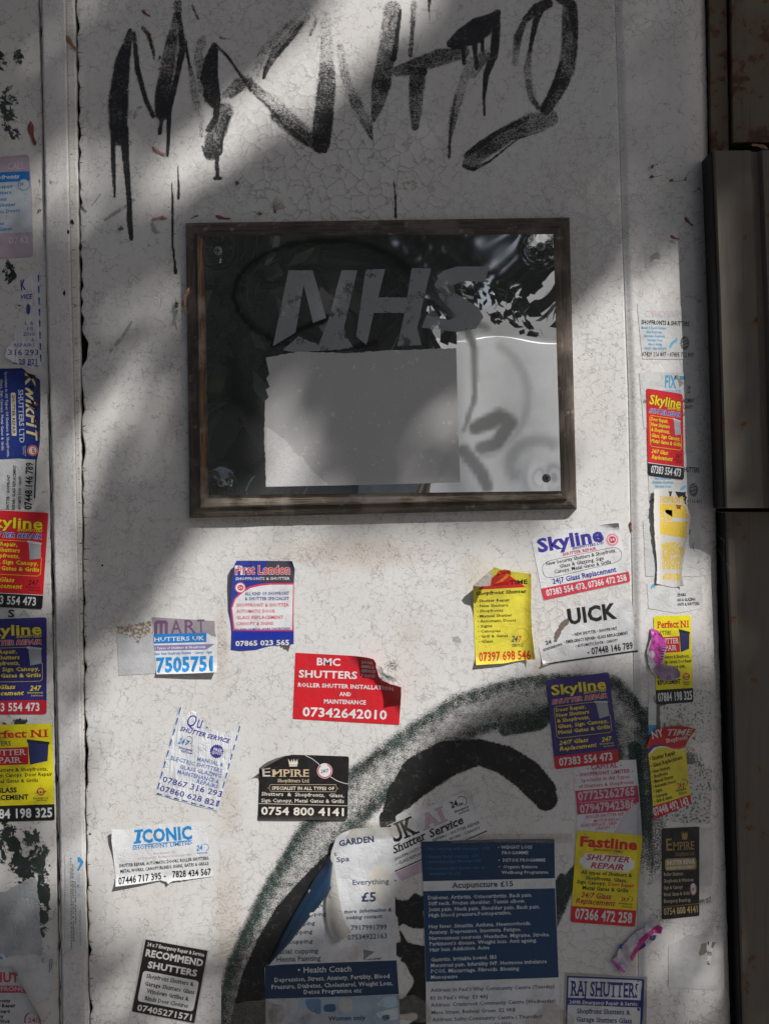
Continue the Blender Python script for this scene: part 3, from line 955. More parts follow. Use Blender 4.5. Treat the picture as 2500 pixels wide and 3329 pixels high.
for a, b in ((0, 1), (1, 2), (2, 3), (3, 0)):
    n0 = len(ev)
    for k in range(31):
        t = k / 30; x = lerp(pq[a][0], pq[b][0], t); y = lerp(pq[a][1], pq[b][1], t)
        ev += [W(x, y, 66.05), W(x, y, 57.6)]
        if k: ef.append((n0 + 2*k - 2, n0 + 2*k - 1, n0 + 2*k + 1, n0 + 2*k))
mkc('plate_edge', ev, ef, M['plate_edge'], plaque)
def plate_h(x, y):
    # invert roughly through the plate's box
    u = (x - pq[0][0]) / (pq[1][0] - pq[0][0]); v = (y - pq[0][1]) / (pq[3][1] - pq[0][1])
    d = sum(math.exp(-((x - p[0])**2 + (y - p[1])**2) / 34.0**2) for p in scr)
    return 66 - 3.0 * d + 2.2 * math.sin(u * 3.1) * math.sin(v * 3.1) + 0.45 * math.sin(u * 9 + 1) * math.sin(v * 7)
def on_plate(name, poly, mat, dh, step=24, jagged=0, jedges=None, label=None):
    pts = [par(PL(*p), 66) for p in poly]
    if jagged: pts = jag(pts, jagged, 8, 3, jedges)
    V, Fc = bisected(pts, step)
    o = mkc(name, [W(x, y, plate_h(x, y) + dh) for x, y in V], Fc, mat, plaque)
    if label: o['label'] = label
    return o
on_plate('blank_panel', [(372,590),(500,566),(700,572),(870,560),(1127,552),(1133,800),(1143,1085),(800,1094),(373,1103),(366,900),(369,760),(384,748),(372,716),(388,706),(374,672),(386,655)], M['notice'], 0.9, 24, 1.5, (0,1,2,3,8,9,10), 'faded white rectangle with a torn edge')
PALEP = simple('exposed_white_paper', (0.66,0.65,0.64), .6, nscale=900, bump=.4, bscale=500)
on_plate('exposed_paper', [(373,866),(398,880),(440,910),(470,940),(482,966),(520,985),(548,1030),(585,1062),(620,1096),(373,1101)], PALEP, 1.2, 24, 3.5, (0,1,2,3,4,5,6,7))
for k_ in range(46):
    a_ = random.uniform(400, 1110); b_ = random.uniform(800, 1080) if k_ > 12 else random.uniform(640, 1000)
    on_plate('paper_fleck', [(a_, b_), (a_ + random.uniform(3, 11), b_ - random.uniform(0, 5)), (a_ + random.uniform(2, 9), b_ + random.uniform(3, 8))], PALEP, 1.3, None)
for poly in ([(462,243),(558,243),(612,432),(560,452),(522,300),(490,490),(400,545)],
             [(672,243),(735,243),(682,470),(700,550),(580,545),(620,440)],
             [(768,240),(845,238),(818,350),(955,352),(940,412),(800,412),(772,540),(730,505)],
             [(950,234),(1027,236),(972,470),(990,540),(893,545),(925,400)],
             [(1258,228),(1240,290),(1160,285),(1120,300),(1120,330),(1215,390),(1235,430),(1205,475),(1130,488),(990,470),(1010,420),(1100,440),(1130,425),(1060,350),(1040,300),(1075,245),(1130,228)]):
    on_plate('letter', poly, M['nhs'], 0.7, 24)
on_plate('letter_remnant', [(500,505),(580,540),(600,520),(700,515),(720,550),(640,560),(500,570),(440,560)], M['nhs'], 0.72, 24, 2)
for sp in scr:
    hh = 65
    n = 20; vs = []; fs = []
    for k in range(n):
        a = 6.2832 * k / n
        vs += [W(sp[0] + 14*math.cos(a), sp[1] + 14*math.sin(a), hh), W(sp[0] + 13*math.cos(a), sp[1] + 13*math.sin(a), hh + 4), W(sp[0] + 7*math.cos(a), sp[1] + 7*math.sin(a), hh + 6)]
    for k in range(n):
        m = (k + 1) % n
        fs += [(3*k, 3*k+1, 3*m+1, 3*m), (3*k+1, 3*k+2, 3*m+2, 3*m+1)]
    fs.append(tuple(3*k+2 for k in range(n)))
    s_o = mkc('screw', vs, fs, M['screw'], plaque)
    ang = random.uniform(0, 1.5)
    vs = []
    for a in (ang, ang + math.pi/2):
        c_, s_ = math.cos(a), math.sin(a)
        for (u_, v_) in ((-8.5, -1.6), (8.5, -1.6), (8.5, 1.6), (-8.5, 1.6)):
            vs.append(W(sp[0] + u_*c_ - v_*s_, sp[1] + u_*s_ + v_*c_, hh + 6.3 + (0.1 if a != ang else 0)))
    me_o = mkc('cross_slot', vs, [(3,2,1,0), (7,6,5,4)], M['slot'], s_o)

# ------------------------------------------------------------ sprayed paint
mp = Map(320, -12, 1900, 900, 4)
s_ = mp.stroke
s_(F1, [(705,165,25,.75),(690,230,55,.8),(660,350,88,.93),(640,560,112,.97),(640,680,100,.97),(650,750,80,.8)], soft=.3)
s_(F1, [(617,680,40,1),(612,800,26,1),(615,900,26,1),(622,1060,15,1)], soft=.4)
s_(F1, [(672,700,50,1),(680,850,40,1),(690,950,34,1),(703,1130,28,1),(700,1180,34,1),(712,1290,22,1)], soft=.35)
s_(F1, [(725,180,25,.8),(745,380,30,1),(790,540,28,1),(828,628,24,1)], soft=.35)
s_(F1, [(775,155,25,.55),(805,190,28,.75),(828,270,22,.6),(835,320,14,.4)])
s_(F1, [(960,80,45,.55),(925,250,80,.5),(900,400,85,.68),(880,520,90,.9),(878,610,85,.98)], soft=.3)
s_(F1, [(965,75,30,.75),(980,160,28,.9),(988,260,40,.95),(960,400,32,.9),(930,520,35,1),(915,600,30,1),(912,730,22,1),(905,840,18,1)], soft=.35)
s_(F1, [(880,610,35,1),(872,660,24,1),(864,718,24,1)], soft=.35)
s_(F1, [(1000,220,22,.7),(1020,330,16,.8),(1040,420,40,.4),(1060,560,50,.3),(1090,660,40,.25),(1090,740,16,.3)])
s_(F1, [(1160,245,36,.75),(1140,330,80,.85),(1125,420,95,.8),(1145,520,90,.95),(1165,560,60,1)], soft=.3)
s_(F1, [(1168,270,22,.95),(1165,400,26,1),(1180,540,32,1),(1165,640,36,1),(1130,700,40,.8)], soft=.3)
s_(F1, [(1215,600,100,.45),(1190,680,100,.5),(1155,760,100,.6),(1145,820,95,.62)], soft=.25)
s_(F1, [(1240,630,14,.8),(1205,720,14,.8),(1195,830,16,.9),(1110,838,14,.8),(1095,790,14,.7)])
s_(F1, [(1175,830,26,1),(1173,900,24,1),(1176,955,20,1)], soft=.4); s_(F1, [(1160,963,16,1),(1195,963,16,1)])
s_(F1, [(1180,255,18,.7),(1235,310,18,.75),(1285,385,18,.75),(1345,460,30,.7),(1355,490,20,.7)])
s_(F1, [(1060,340,40,.3),(1090,230,60,.3),(1100,200,30,.3)]); s_(F1, [(1085,330,60,.42),(1095,480,60,.42)])
s_(F1, [(1215,515,40,.4),(1290,450,70,.45),(1330,440,70,.5),(1250,520,30,.5)])
s_(F1, [(1190,205,16,.5),(1240,210,10,.4)]); s_(F1, [(960,20,50,.4),(965,80,40,.4)]); s_(F1, [(1040,30,16,.5),(1070,100,16,.5)])
s_(F1, [(1661,95,40,.35),(1580,180,60,.45),(1490,280,60,.55),(1440,370,34,.85),(1425,420,18,1)])
s_(F1, [(1661,60,50,.15),(1560,160,90,.35),(1430,300,100,.35),(1380,400,50,.2)], soft=.5)
s_(F1, [(1340,440,60,.45),(1400,500,60,.35),(1480,560,90,.3),(1560,640,90,.4),(1661,740,90,.5)])
s_(F1, [(1370,500,16,.6),(1450,575,18,.6),(1540,680,24,.75),(1661,780,26,.8)])
s_(F2, [(0,620,90,.45),(80,690,90,.55),(150,740,80,.6),(220,790,60,.7)])
s_(F2, [(140,120,24,.6),(90,190,30,.7),(0,300,26,.85)]); s_(F2, [(215,110,24,.4),(180,190,16,.5)])
s_(F2, [(265,80,60,.18),(270,250,80,.25),(270,370,90,.4),(270,470,108,.65),(255,600,108,.72),(245,700,112,.92),(238,780,100,.98)], soft=.25)
s_(F2, [(230,790,60,1),(265,820,16,1)])
s_(F2, [(340,250,40,.3),(370,420,60,.32),(430,560,70,.38),(490,680,60,.42),(515,750,20,.6)])
s_(F2, [(625,50,100,.42),(600,200,95,.42),(585,340,100,.5),(565,450,110,.65),(545,560,80,.45),(520,650,30,.5)], soft=.2)
s_(F2, [(668,55,18,.9),(655,150,22,.9),(640,260,34,.98),(630,320,30,1)])
s_(F2, [(740,20,40,.35),(730,180,24,.55),(720,300,30,.5)]); s_(F2, [(823,0,22,.85),(822,60,12,.6),(825,110,6,.5)])
s_(F2, [(650,385,60,.6),(760,350,90,.58),(880,310,100,.55),(1010,285,70,.5)], soft=.25)
s_(F2, [(940,235,50,.95),(1000,190,80,.97),(1080,150,110,1),(1170,100,70,1),(1190,70,40,.9)], soft=.25)
s_(F2, [(960,240,60,.98),(1060,200,90,1),(1120,160,80,1)], soft=.3)
s_(F2, [(1005,220,30,1),(1010,345,18,1)]); s_(F2, [(1065,220,34,1),(1078,372,18,1)]); s_(F2, [(1105,180,26,1),(1110,270,18,1)])
s_(F2, [(1185,80,44,1),(1182,200,50,1),(1170,300,50,1),(1130,400,34,1),(1118,520,20,1),(1120,622,16,1)], soft=.35)
s_(F2, [(1120,300,70,.6),(1060,400,50,.35)])
s_(F2, [(758,400,95,.65),(755,480,90,.62),(750,570,80,.5),(745,685,44,.6)], soft=.25); s_(F2, [(700,380,60,.85),(790,385,50,.85)])
s_(F2, [(1050,330,60,.35),(1000,460,60,.32),(960,600,60,.35),(935,740,20,.75),(930,855,16,.7)]); s_(F2, [(965,520,14,.6),(940,680,16,.7),(928,800,14,.7)])
s_(F2, [(1460,20,60,.95),(1400,50,60,.9),(1340,110,40,.75),(1300,200,50,.5),(1285,340,40,.35)]); s_(F2, [(1440,30,30,.9),(1395,120,38,.9),(1370,250,22,.75),(1350,380,50,.35),(1370,520,40,.35),(1410,580,30,.6)])
s_(F2, [(1530,-10,60,.9),(1590,30,60,.85),(1605,120,50,.75),(1612,200,30,.9)]); s_(F2, [(1575,60,80,.5),(1580,250,95,.55),(1560,380,100,.6),(1510,500,80,.65),(1450,590,70,.75)], soft=.25)
s_(F2, [(1540,330,24,.8),(1500,450,30,.9),(1440,590,36,.95)])
s_(F2, [(1470,640,100,.45),(1380,660,110,.5),(1250,720,100,.52),(1130,800,100,.55),(1040,880,80,.6)], soft=.2)
s_(F2, [(1350,640,30,.7),(1200,710,30,.8),(1100,780,40,.85),(1020,840,30,.8)]); s_(F2, [(1010,895,24,.9),(1060,915,24,.9),(1150,870,14,.8),(1300,750,10,.7),(1450,700,10,.6)])
s_(F1, [(965,895,6,.8),(965,1000,12,1),(965,1070,16,1)]); s_(F1, [(932,985,5,.8),(935,1130,12,1),(935,1329,14,.9),(945,1420,14,1),(950,1472,22,1)])
s_(F2, [(632,975,5,.8),(640,1060,16,1),(642,1175,18,.95)])
rs = random.Random(4)
wobx = np.array([[noise.noise(Vector((x*.02, y*.02, 0))) for x in mp.xs[::4]] for y in mp.ys[::4]])
wob = np.kron(wobx, np.ones((4, 4)))[:mp.d.shape[0], :mp.d.shape[1]]
mp.d = np.clip(mp.d ** .72 * .92 * (1 + 0.35 * wob), 0, 1.0)
paint_object(mp, 'graffiti', 'dripping black sprayed graffiti tag across the top of the board above the plaque', 'graffiti',
             spray_mat('black_spray_paint', (0.010, 0.010, 0.011), (0.020, 0.021, 0.023), 1150, 1.0, 260))
mp = Map(720, 2150, 2130, 3360, 4)
s_ = mp.stroke
grn = [(505,2212,100,.9),(540,2090,110,.85),(600,1960,112,.82),(685,1820,115,.8),(785,1705,118,.78),(890,1625,118,.76),(1000,1548,112,.74),(1120,1510,105,.74),(1200,1500,100,.8),(1310,1508,110,.82),(1355,1560,105,.85),(1368,1680,95,.9),(1375,1790,70,.85),(1392,1850,44,.6),(1398,1900,24,.4)]
s_(D0, grn, edge=.42, soft=.30)
s_(B1, [(1080,310,60,.75),(1200,280,80,.9),(1260,240,60,.9)])
s_(B1, [(1560,380,60,.95),(1575,500,50,.95),(1585,640,50,.9),(1590,720,30,.6)])
s_(B1, [(1345,830,40,.9),(1300,900,70,.95),(1275,980,60,.9),(1262,1040,30,.6)]); s_(B1, [(1290,860,30,.9),(1255,940,60,.95)])
mp.d *= .90
paint_object(mp, 'graffiti', 'wide dark green speckled spray arc curving over the lower half of the board', 'graffiti',
             spray_mat('green_spray_paint', (0.012, 0.040, 0.031), (0.014, 0.020, 0.018), 1250, 1.0, 120), 0.42)
mp = Map(720, 2350, 1960, 3360, 4)
s_ = mp.stroke
s_(B1, [(620,660,20,.9),(690,560,110,1),(760,480,150,1.05),(860,420,140,1.05),(980,395,100,1.05),(1080,425,110,1.05),(1160,480,120,1.05),(1215,540,110,1.05),(1230,570,90,1.05)], soft=.16)
s_(B1, [(640,640,60,1),(660,740,80,1),(700,930,110,1),(725,1000,100,1),(745,1100,110,1),(745,1250,110,1),(740,1420,130,1)], soft=.14)
s_(B1, [(700,950,60,1),(780,960,60,1)]); s_(B1, [(690,1130,60,1),(760,1160,60,1)]); s_(B1, [(700,1330,70,1),(790,1340,60,1)])
s_(B1, [(430,800,60,1.05),(350,900,90,1.05),(270,1000,105,1.05),(200,1120,105,1.05),(140,1240,90,1.02),(110,1340,80,.95),(90,1430,80,.9)], soft=.2)
s_(B1, [(180,1300,80,1),(170,1420,60,1)], soft=.2)
s_(B1, [(700,1050,30,1),(735,1080,60,1),(790,1085,70,1)], soft=.2, sub=True)
s_(B1, [(690,1200,50,1),(705,1250,70,1),(690,1290,50,1)], soft=.2, sub=True)
s_(B1, [(700,905,90,1),(740,880,60,1),(760,900,50,1)], soft=.2, sub=True)
s_(B1, [(680,1400,60,1),(740,1380,30,1)], soft=.3, sub=True)
s_(B1, [(960,20,4,0),(961,21,4,0)])
paint_object(mp, 'graffiti', 'solid black sprayed hook inside the green arc behind the two posters', 'graffiti',
             spray_mat('black_gloss_spray', (0.006, 0.006, 0.006), (0.009, 0.010, 0.010), 900, 1.0, 300), 0.62)

# ------------------------------------------------------------ stickers on the board
SILV = (0.50, 0.50, 0.52)
def icon247(x, y, w, h, c1, c2, sub=None, slope=0.0, subc=None):
    T('24', x, y, x + w * .55, y + slope * w * .55, h, c1, 'bi'); T('7', x + w * .60, y + slope * w * .6, x + w, y + slope * w, h * .9, c2, 'bi')
    RING(x + w * .95, y - h * .55, h * .75, h * .09, c2, 3, -110, 70)
    if sub:
        T('Emergency', x - w * .05, y + h * .62, x + w * 1.25, y + h * .62 + slope * w * 1.3, h * .36, subc or c2, 'i')
        T('Services', x + w * .35, y + h * 1.22, x + w * 1.25, y + h * 1.22 + slope * w, h * .36, subc or c2, 'i')
def shutter_icon(pts, dark=False):
    (x0,y0),(x1,y1),(x2,y2),(x3,y3) = pts
    P(pts, (0.35,0.36,0.38) if not dark else (0.02,0.025,0.07), 2, 'shutter_picture')
    P([(x0-4,y0-10),(x1+3,y1-4),(x1+3,y1+8),(x0-4,y0+4)], (0.55,0.56,0.58) if not dark else (0.01,0.012,0.03), 3, 'shutter_picture')

def skyline_vertical(label, base, foot, trim, corners, extra_poly=None, layer=2, curl=(), fold=None):
    """upright card of the shopfitters: corners = top left, top right, bottom right, bottom left in door units"""
    ID = F(0, 0, 1)
    S('sticker', label, 'sticker', ID, corners, base, layer, rad=9, curl=curl, step=None)
    a, b, c, d = [Vector(p) for p in corners]
    def L(u, v): q = a*(1-u)*(1-v) + b*u*(1-v) + c*u*v + d*(1-u)*v; return (q.x, q.y)
    Hh = (d - a).length
    def TT(t, u0, u1, v, cap, col, st='b', out=None):
        p, q = L(u0, v), L(u1, v); T(t, p[0], p[1], q[0], q[1], cap * Hh, col, st, 3, out)
    TT('Skyline', .07, .93, .175, .105, YEL, 'b', out=((0.01,0.01,0.01), .02) if trim != RED else None)
    TT('SHOPFITTERS', .57, .93, .205, .026, YEL, 'bi')
    TT('SHUTTER REPAIR', .06, .93, .275, .048, trim, 'bi', out=(WHITE, .045))
    LINE([L(.72,.305), L(.12,.305), L(.08,.325), L(.08,.64), L(.12,.66), L(.90,.66), L(.94,.64), L(.94,.47)], 1.3, YEL, 1, 'printed_frame')
    for t, u1, v in (('Door Repair,', .58, .365), ('New Shutters', .62, .425), ('& Shopfronts,', .62, .485), ('Glass, Sign Canopy,', .90, .55), ('Metal Gates & Grills', .92, .615)):
        TT(t, .105, u1, v, .040, YEL)
    TT('24/7 Glass', .10, .56, .735, .044, YEL, 'bi'); TT('Replacement', .10, .68, .80, .044, YEL, 'bi')
    ic = (0.12, 0.01, 0.01) if base == RED else (0.75, 0.65, 0.05)
    TT('247', .76, .93, .755, .05, ic, 'bi'); TT('Emergency', .73, .95, .785, .017, ic, ''); TT('Services', .78, .95, .815, .017, ic, '')
    p = [L(.74,.31), L(.92,.325), L(.93,.475), L(.77,.495)]
    P(p, (0.36,0.37,0.39), 2, 'shutter_picture', native=True)
    P([L(.72,.295), L(.93,.315), L(.93,.335), L(.72,.317)], (0.55,0.56,0.58), 3, 'shutter_picture', native=True)
    P([L(0,.855), L(1,.855), L(1,1), L(0,1)], foot, 1, 'printed_band', native=True, rad=9, which=(2, 3))
    if foot[0] < .1: LINE([L(0,.855), L(1,.855)], 2, WHITE, 2)
    TT('07383 554 473', .07, .90, .965, .082, WHITE, 'b')

def perfect_vertical(label, corners, layer=2):
    ID = F(0, 0, 1)
    S('sticker', label, 'sticker', ID, corners, (0.80, 0.70, 0.015), layer, rad=8)
    a, b, c, d = [Vector(p) for p in corners]
    def L(u, v): q = a*(1-u)*(1-v) + b*u*(1-v) + c*u*v + d*(1-u)*v; return (q.x, q.y)
    Hh = (d - a).length
    def TT(t, u0, u1, v, cap, col, st='b', out=None):
        p, q = L(u0, v), L(u1, v); T(t, p[0], p[1], q[0], q[1], cap * Hh, col, st, 3, out)
    TT('Perfect N1', .08, .95, .135, .072, RED, 'bs')
    TT('SHUTTERS', .07, .46, .215, .046, (0.05,0.04,0.05), '')
    P([L(.02,.245), L(.68,.235), L(.68,.415), L(.02,.42)], RED, 1, native=True)
    TT('SHUTTER', .07, .66, .315, .058, WHITE, 's'); TT('REPAIR', .12, .60, .395, .058, WHITE, 's')
    P([L(.68,.17), L(.95,.20), L(.93,.385), L(.70,.42)], (0.03,0.035,0.12), 2, 'shutter_picture', native=True)
    P([L(.67,.155), L(.96,.19), L(.96,.215), L(.67,.19)], (0.02,0.02,0.05), 3, 'shutter_picture', native=True)
    for t, u0, u1, v in (('New Shutters & Shopfronts,', .06, .93, .485), ('Glass, Sign Canopy, Door Repair', .06, .985, .54), ('Metal Gates & Grills', .20, .80, .60)): TT(t, u0, u1, v, .036, BLACK, '')
    TT('24/7 GLASS', .05, .52, .70, .048, BLACK, 'k'); TT('REPLACEMENT', .05, .67, .775, .048, BLACK, 'k')
    p = L(.83,.70); C(p[0], p[1], Hh*.034, (0.75,0.55,0.08), 2); RING(p[0], p[1], Hh*.040, Hh*.011, RED, 3)
    TT('24/7', .76, .91, .715, .018, BLACK, 'bi'); TT('Emergency', .73, .93, .775, .016, BLACK, ''); TT('Services', .77, .90, .797, .016, BLACK, '')
    P([L(0,.835), L(1,.835), L(1,1), L(0,1)], BLACK, 1, 'printed_band', native=True, rad=8, which=(2, 3))
    TT('07884 198 325', .05, .97, .965, .092, WHITE, 'b')

# red card with its corner torn back
S('sticker', 'red landscape sticker in the middle of the board with its top right corner peeled back', 'sticker', M7,
  [(25,602),(545,630),(588,638),(603,665),(606,705),(622,760),(660,800),(700,818),(782,832),(784,900),(770,1122),(5,1078)], RED, 1,
  curl=[(520,770,.75,-.66,.013)], jagged=.4, jedges=(2,3,4,5,6,7))
for a in (('BMC',178,690,346,696,50,'b'),('SHUTTERS',48,778,467,790,50,'b'),('ROLLER SHUTTER INSTALLATION',43,846,727,870,28,'b'),('AND',340,912,425,915,27,'b'),
          ('MAINTENANCE',230,966,530,975,29,'b'),('07342642010',75,1057,680,1082,62,'b'),('24 HR',497,676,580,680,20,'bi'),('EMERG',495,709,590,713,20,'bi'),('SERVICE',495,741,600,745,20,'bi'),('7 DAYS',495,776,598,780,20,'bi')):
    T(a[0], a[1], a[2], a[3], a[4], a[5], WHITE, a[6])
def crumple(name, fr, pts, col, h0, amp, seed=0, metal=0.0, rough=.5, parent=None, step=7, label=None, fn=None, org=None, mat=None):
    pp = jag([fr(*p) for p in pts], 1.2, 6, seed)
    V, Fc = bisected(pp, step)
    s = parent
    vs = []
    for x, y in V:
        n = noise.noise(Vector((x * .035, y * .035, seed))) + .3 * noise.noise(Vector((x * .10, y * .10, seed + 3)))
        hh = h0 + amp * (n + .8) + (fn(x, y) if fn else 0)
        vs.append(W(x, y, hh + ground(x, y)))
    m = mat or ink(col, rough, .5, metal, .2)
    if parent is None: return mk(name, vs, Fc, m)
    o = mkc(name, vs, Fc, m, parent)
    if label: o['label'] = label
    return o
crumple('peeled_corner', M7, [(600,668),(632,690),(660,712),(690,745),(735,775),(784,828),(740,836),(690,822),(650,800),(622,765),(604,715)], (0.50,0.49,0.47), 14, 8, 2, parent=CUR.o, label='silvery curled back corner')

# blue, white and red portrait card
S('sticker', 'blue framed white portrait sticker with red lettering and lifted edges', 'sticker', M6,
  [(1078,108),(1535,112),(1556,180),(1548,300),(1545,600),(1550,800),(1440,803),(1330,822),(1230,850),(1100,860),(1025,850),(1030,700),(1020,500),(1038,300),(1058,150)],
  (0.025,0.04,0.26), 1, curl=[(1110,400,-1,-.25,.014),(1450,740,.6,.8,.012),(1500,150,.8,-.6,.02)])
P([(1042,692),(1028,500),(1050,430),(1110,362),(1180,322),(1260,303),(1350,294),(1549,292),(1545,694)], (0.60,0.05,0.14), 1)
P([(1056,680),(1038,500),(1068,425),(1130,370),(1190,336),(1270,318),(1350,309),(1541,308),(1534,682)], WHITE, 2)
P([(1330,114),(1535,114),(1552,180),(1546,292),(1350,292),(1240,285),(1300,220)], (0.045,0.040,0.055), 1.2, 'stain', rough=.6, jagged=1.5)
T('First London',1068,222,1515,220,70,(0.55,0.04,0.06),'b',3,out=(WHITE,.03)); T('SHOPFRONTS & SHUTTER',1068,270,1515,268,23,WHITE)
C(1105,333,43,WHITE,2); RING(1105,333,42,5,(0.55,0.04,0.06),3); C(1105,333,25,(0.55,0.04,0.06),3); T('24',1090,342,1120,342,18,WHITE,'b',4)
BL2 = (0.03,0.04,0.25); RD2 = (0.60,0.08,0.12)
for a in (('ALL KIND OF SHOPFRONT',1142,397,1510,393,26,BL2),('& SHUTTER SPECIALIST',1142,438,1510,436,26,BL2),('SHOPFRONT & SHUTTER',1070,492,1510,490,27,RD2),('AUTOMATIC DOOR',1070,543,1393,541,27,RD2),
          ('GLASS REPLACEMENT',1070,595,1462,592,27,RD2),('CANOPY & SIGNS',1070,646,1378,643,27,RD2),('ALL KIND OF METAL WORK UNDERTAKEN',1055,688,1518,680,17,BL2)):
    T(*a[:6], a[6], 'b', 3)
T('07865 023 565',1065,817,1510,806,39,WHITE,'b')
P([(1055,705),(1540,698),(1540,760),(1060,765)], (0.012,0.03,0.34), 1)

# white and blue card over a blank torn one
S('sticker', 'blank grey torn sticker half under the purple and blue one', 'sticker', M6,
  [(80,718),(130,716),(165,730),(190,760),(215,735),(240,790),(262,795),(285,740),(390,715),(420,1045),(260,1052),(95,1065)], (0.50,0.50,0.51), 1, jagged=1, jedges=(0,1,2,3,4,5,6,7))
P([(75,655),(360,615),(372,715),(290,735),(265,790),(240,785),(215,735),(190,755),(165,728),(82,714)], (0.30,0.24,0.18), -1, 'glue_residue', jagged=4, mat=worn_vinyl('glue_dirt', (0.24,0.19,0.14), (0.58,0.55,0.51), .48, .56, 300))
S('sticker', 'white sticker with big blue digits and worn purple letters', 'sticker', M6,
  [(370,575),(440,590),(560,598),(700,605),(895,607),(893,690),(912,742),(913,850),(912,1030),(700,1041),(412,1050),(385,760)], WHITE, 2, curl=[(700,960,.1,1,.016)], rad=2)
P([(372,578),(893,609),(893,690),(905,742),(870,735),(822,708),(388,720)], (0.30,0.27,0.29), 1, 'worn_area')
P([(390,718),(392,628),(406,606),(488,604),(504,622),(503,716),(478,716),(478,632),(462,632),(460,716),(436,717),(435,632),(418,632),(416,718)], (0.16,0.08,0.17), 3, 'lettering')
for a, (x0, x1) in zip('ART', ((530,620),(645,735),(750,810))): T(a, x0, 718 - (x0-390)*.03, x1, 718 - (x1-390)*.03, 108, (0.16,0.08,0.17), '', 3)
P([(385,718),(825,708),(822,784),(388,798)], (0.02,0.20,0.55), 2); T('HUTTERS UK',392,780,805,768,34,WHITE)
P([(388,812),(895,800),(820,848),(395,858)], (0.24,0.20,0.40), 1); T('l Types of Shutters & Shopfronts',398,845,815,833,18,WHITE,'b')
T('lace• New Shopfronts Shutters  • Canopy • Signs',398,893,870,878,22,(0.03,0.22,0.55),'b'); T('7505751',410,1032,882,1016,112,(0.02,0.25,0.62),'k')

# yellow card with a folded corner
S('sticker', 'yellow portrait sticker with its top left corner folded down', 'sticker', Y1,
  [(322,420),(400,448),(500,462),(635,480),(637,600),(634,760),(640,960),(664,1197),(540,1212),(400,1235),(172,1247),(160,1000),(150,720),(143,576)], (0.74,0.64,0.06), 1,
  curl=[(560,900,1,.05,.014),(400,760,-.45,-.9,.0028),(320,1170,0,1,.015)], bumpy=.5)
P([(384,445),(596,594),(182,612)], (0.60,0.03,0.025), 1)
T('2',318,570,462,560,112,(0.75,0.22,0.03),'bi',3,out=((0.45,0.01,0.01),.03)); T('TIME',455,572,607,562,34,BLACK,'b')
T('Shopfront Shutter',172,658,600,641,27,BLACK,'bs')
for t, x, y, x1, y1 in (('Shutter Repair',200,720,460,712),('New Shutters',204,763,443,756),('Shopfronts',206,805,403,800),('Manual Shutter',207,850,480,840),('Automatic Doors',209,892,512,883),('Signs',212,935,310,930),('Canopies',213,976,380,973),('Grill & Gates',216,1020,442,1013),('Glass',218,1063,317,1060)):
    T(t, x, y, x1, y1, 23, BLACK); P(disc(x - 18, y - 9, 4, n=8), BLACK, 3, 'bullet')
T('24',470,1052,525,1055,50,(0.08,0.08,0.09),'bi'); T('7',530,1055,562,1055,50,(0.6,0.08,0.05),'bi'); T('SERVICE',475,1097,575,1093,24,(0.06,0.06,0.06),'i'); RING(555,1000,62,5,(0.65,0.30,0.03),2,-150,80)
T('07397 698 546',200,1218,632,1198,72,(0.62,0.03,0.02),'b')
def fold_h(x, y):
    a, b = Vector(Y1(322,420)), Vector(Y1(143,577)); n = Vector((-(b-a).y, (b-a).x)).normalized()
    d = abs((Vector((x, y)) - a).dot(n)); return CUR_H + 5 * math.sin(min(d / 14, 1) * 1.57) + d * .42
CUR_H = s_h(CUR, *Y1(240, 500))
V, Fc = bisected([Y1(322,419), Y1(296,510), Y1(282,574), Y1(200,581), Y1(141,579), Y1(225,500)], 8)
mkc('folded_corner', [W(x, y, fold_h(x, y)) for x, y in V], Fc, ink((0.40,0.36,0.32), .7, .6), CUR.o)['label'] = 'grey paper back of the folded corner'

# white landscape card, tilted
S('sticker', 'tilted white landscape sticker with a red strip and blue heading below the plaque', 'sticker', Y1, [(640,190),(840,110),(1100,95),(1240,65),(1370,50),(1475,550),(742,705)], WHITE, 1, rad=6,
  curl=[(1300,110,.25,-1,.02)], bumpy=.45)
T('Skyline',700,300,1253,200,108,(0.05,0.04,0.30),'k'); T('SHOPFITTERS LTD',988,278,1252,228,22,(0.05,0.04,0.30),'b'); T('SHUTTER REPAIR',905,331,1190,278,25,(0.55,0.05,0.12),'b')
T('New Security Shutters & Shopfront',768,412,1348,298,30,BLACK); T('Glass & Glazzing, Sign',880,432,1252,362,30,BLACK); T('Canopy, Metal Gates & Grills',836,480,1312,392,30,BLACK)
ov = rounded([(745,392),(1345,250),(1400,372),(740,523)], 40); ov = [(x, y) for x, y in ov]
LINE(rounded([(722,385),(1385,245),(1412,370),(748,530)], 90), 3, BLACK, 2, 'printed_frame', True)
T('24|7 Glass Replacement',822,567,1358,463,42,(0.04,0.04,0.30),'b')
P([(722,606),(1459,462),(1475,548),(744,704)], (0.60,0.05,0.08), 1, 'printed_band', rad=6, which=(2,3)); T('07383 554 473, 07366 472 258',770,668,1445,535,50,WHITE,'b')
RING(1322,193,52,14,(0.70,0.25,0.30),2); C(1322,193,30,(0.55,0.03,0.08),2); T('24',1304,206,1340,200,22,WHITE,'b')

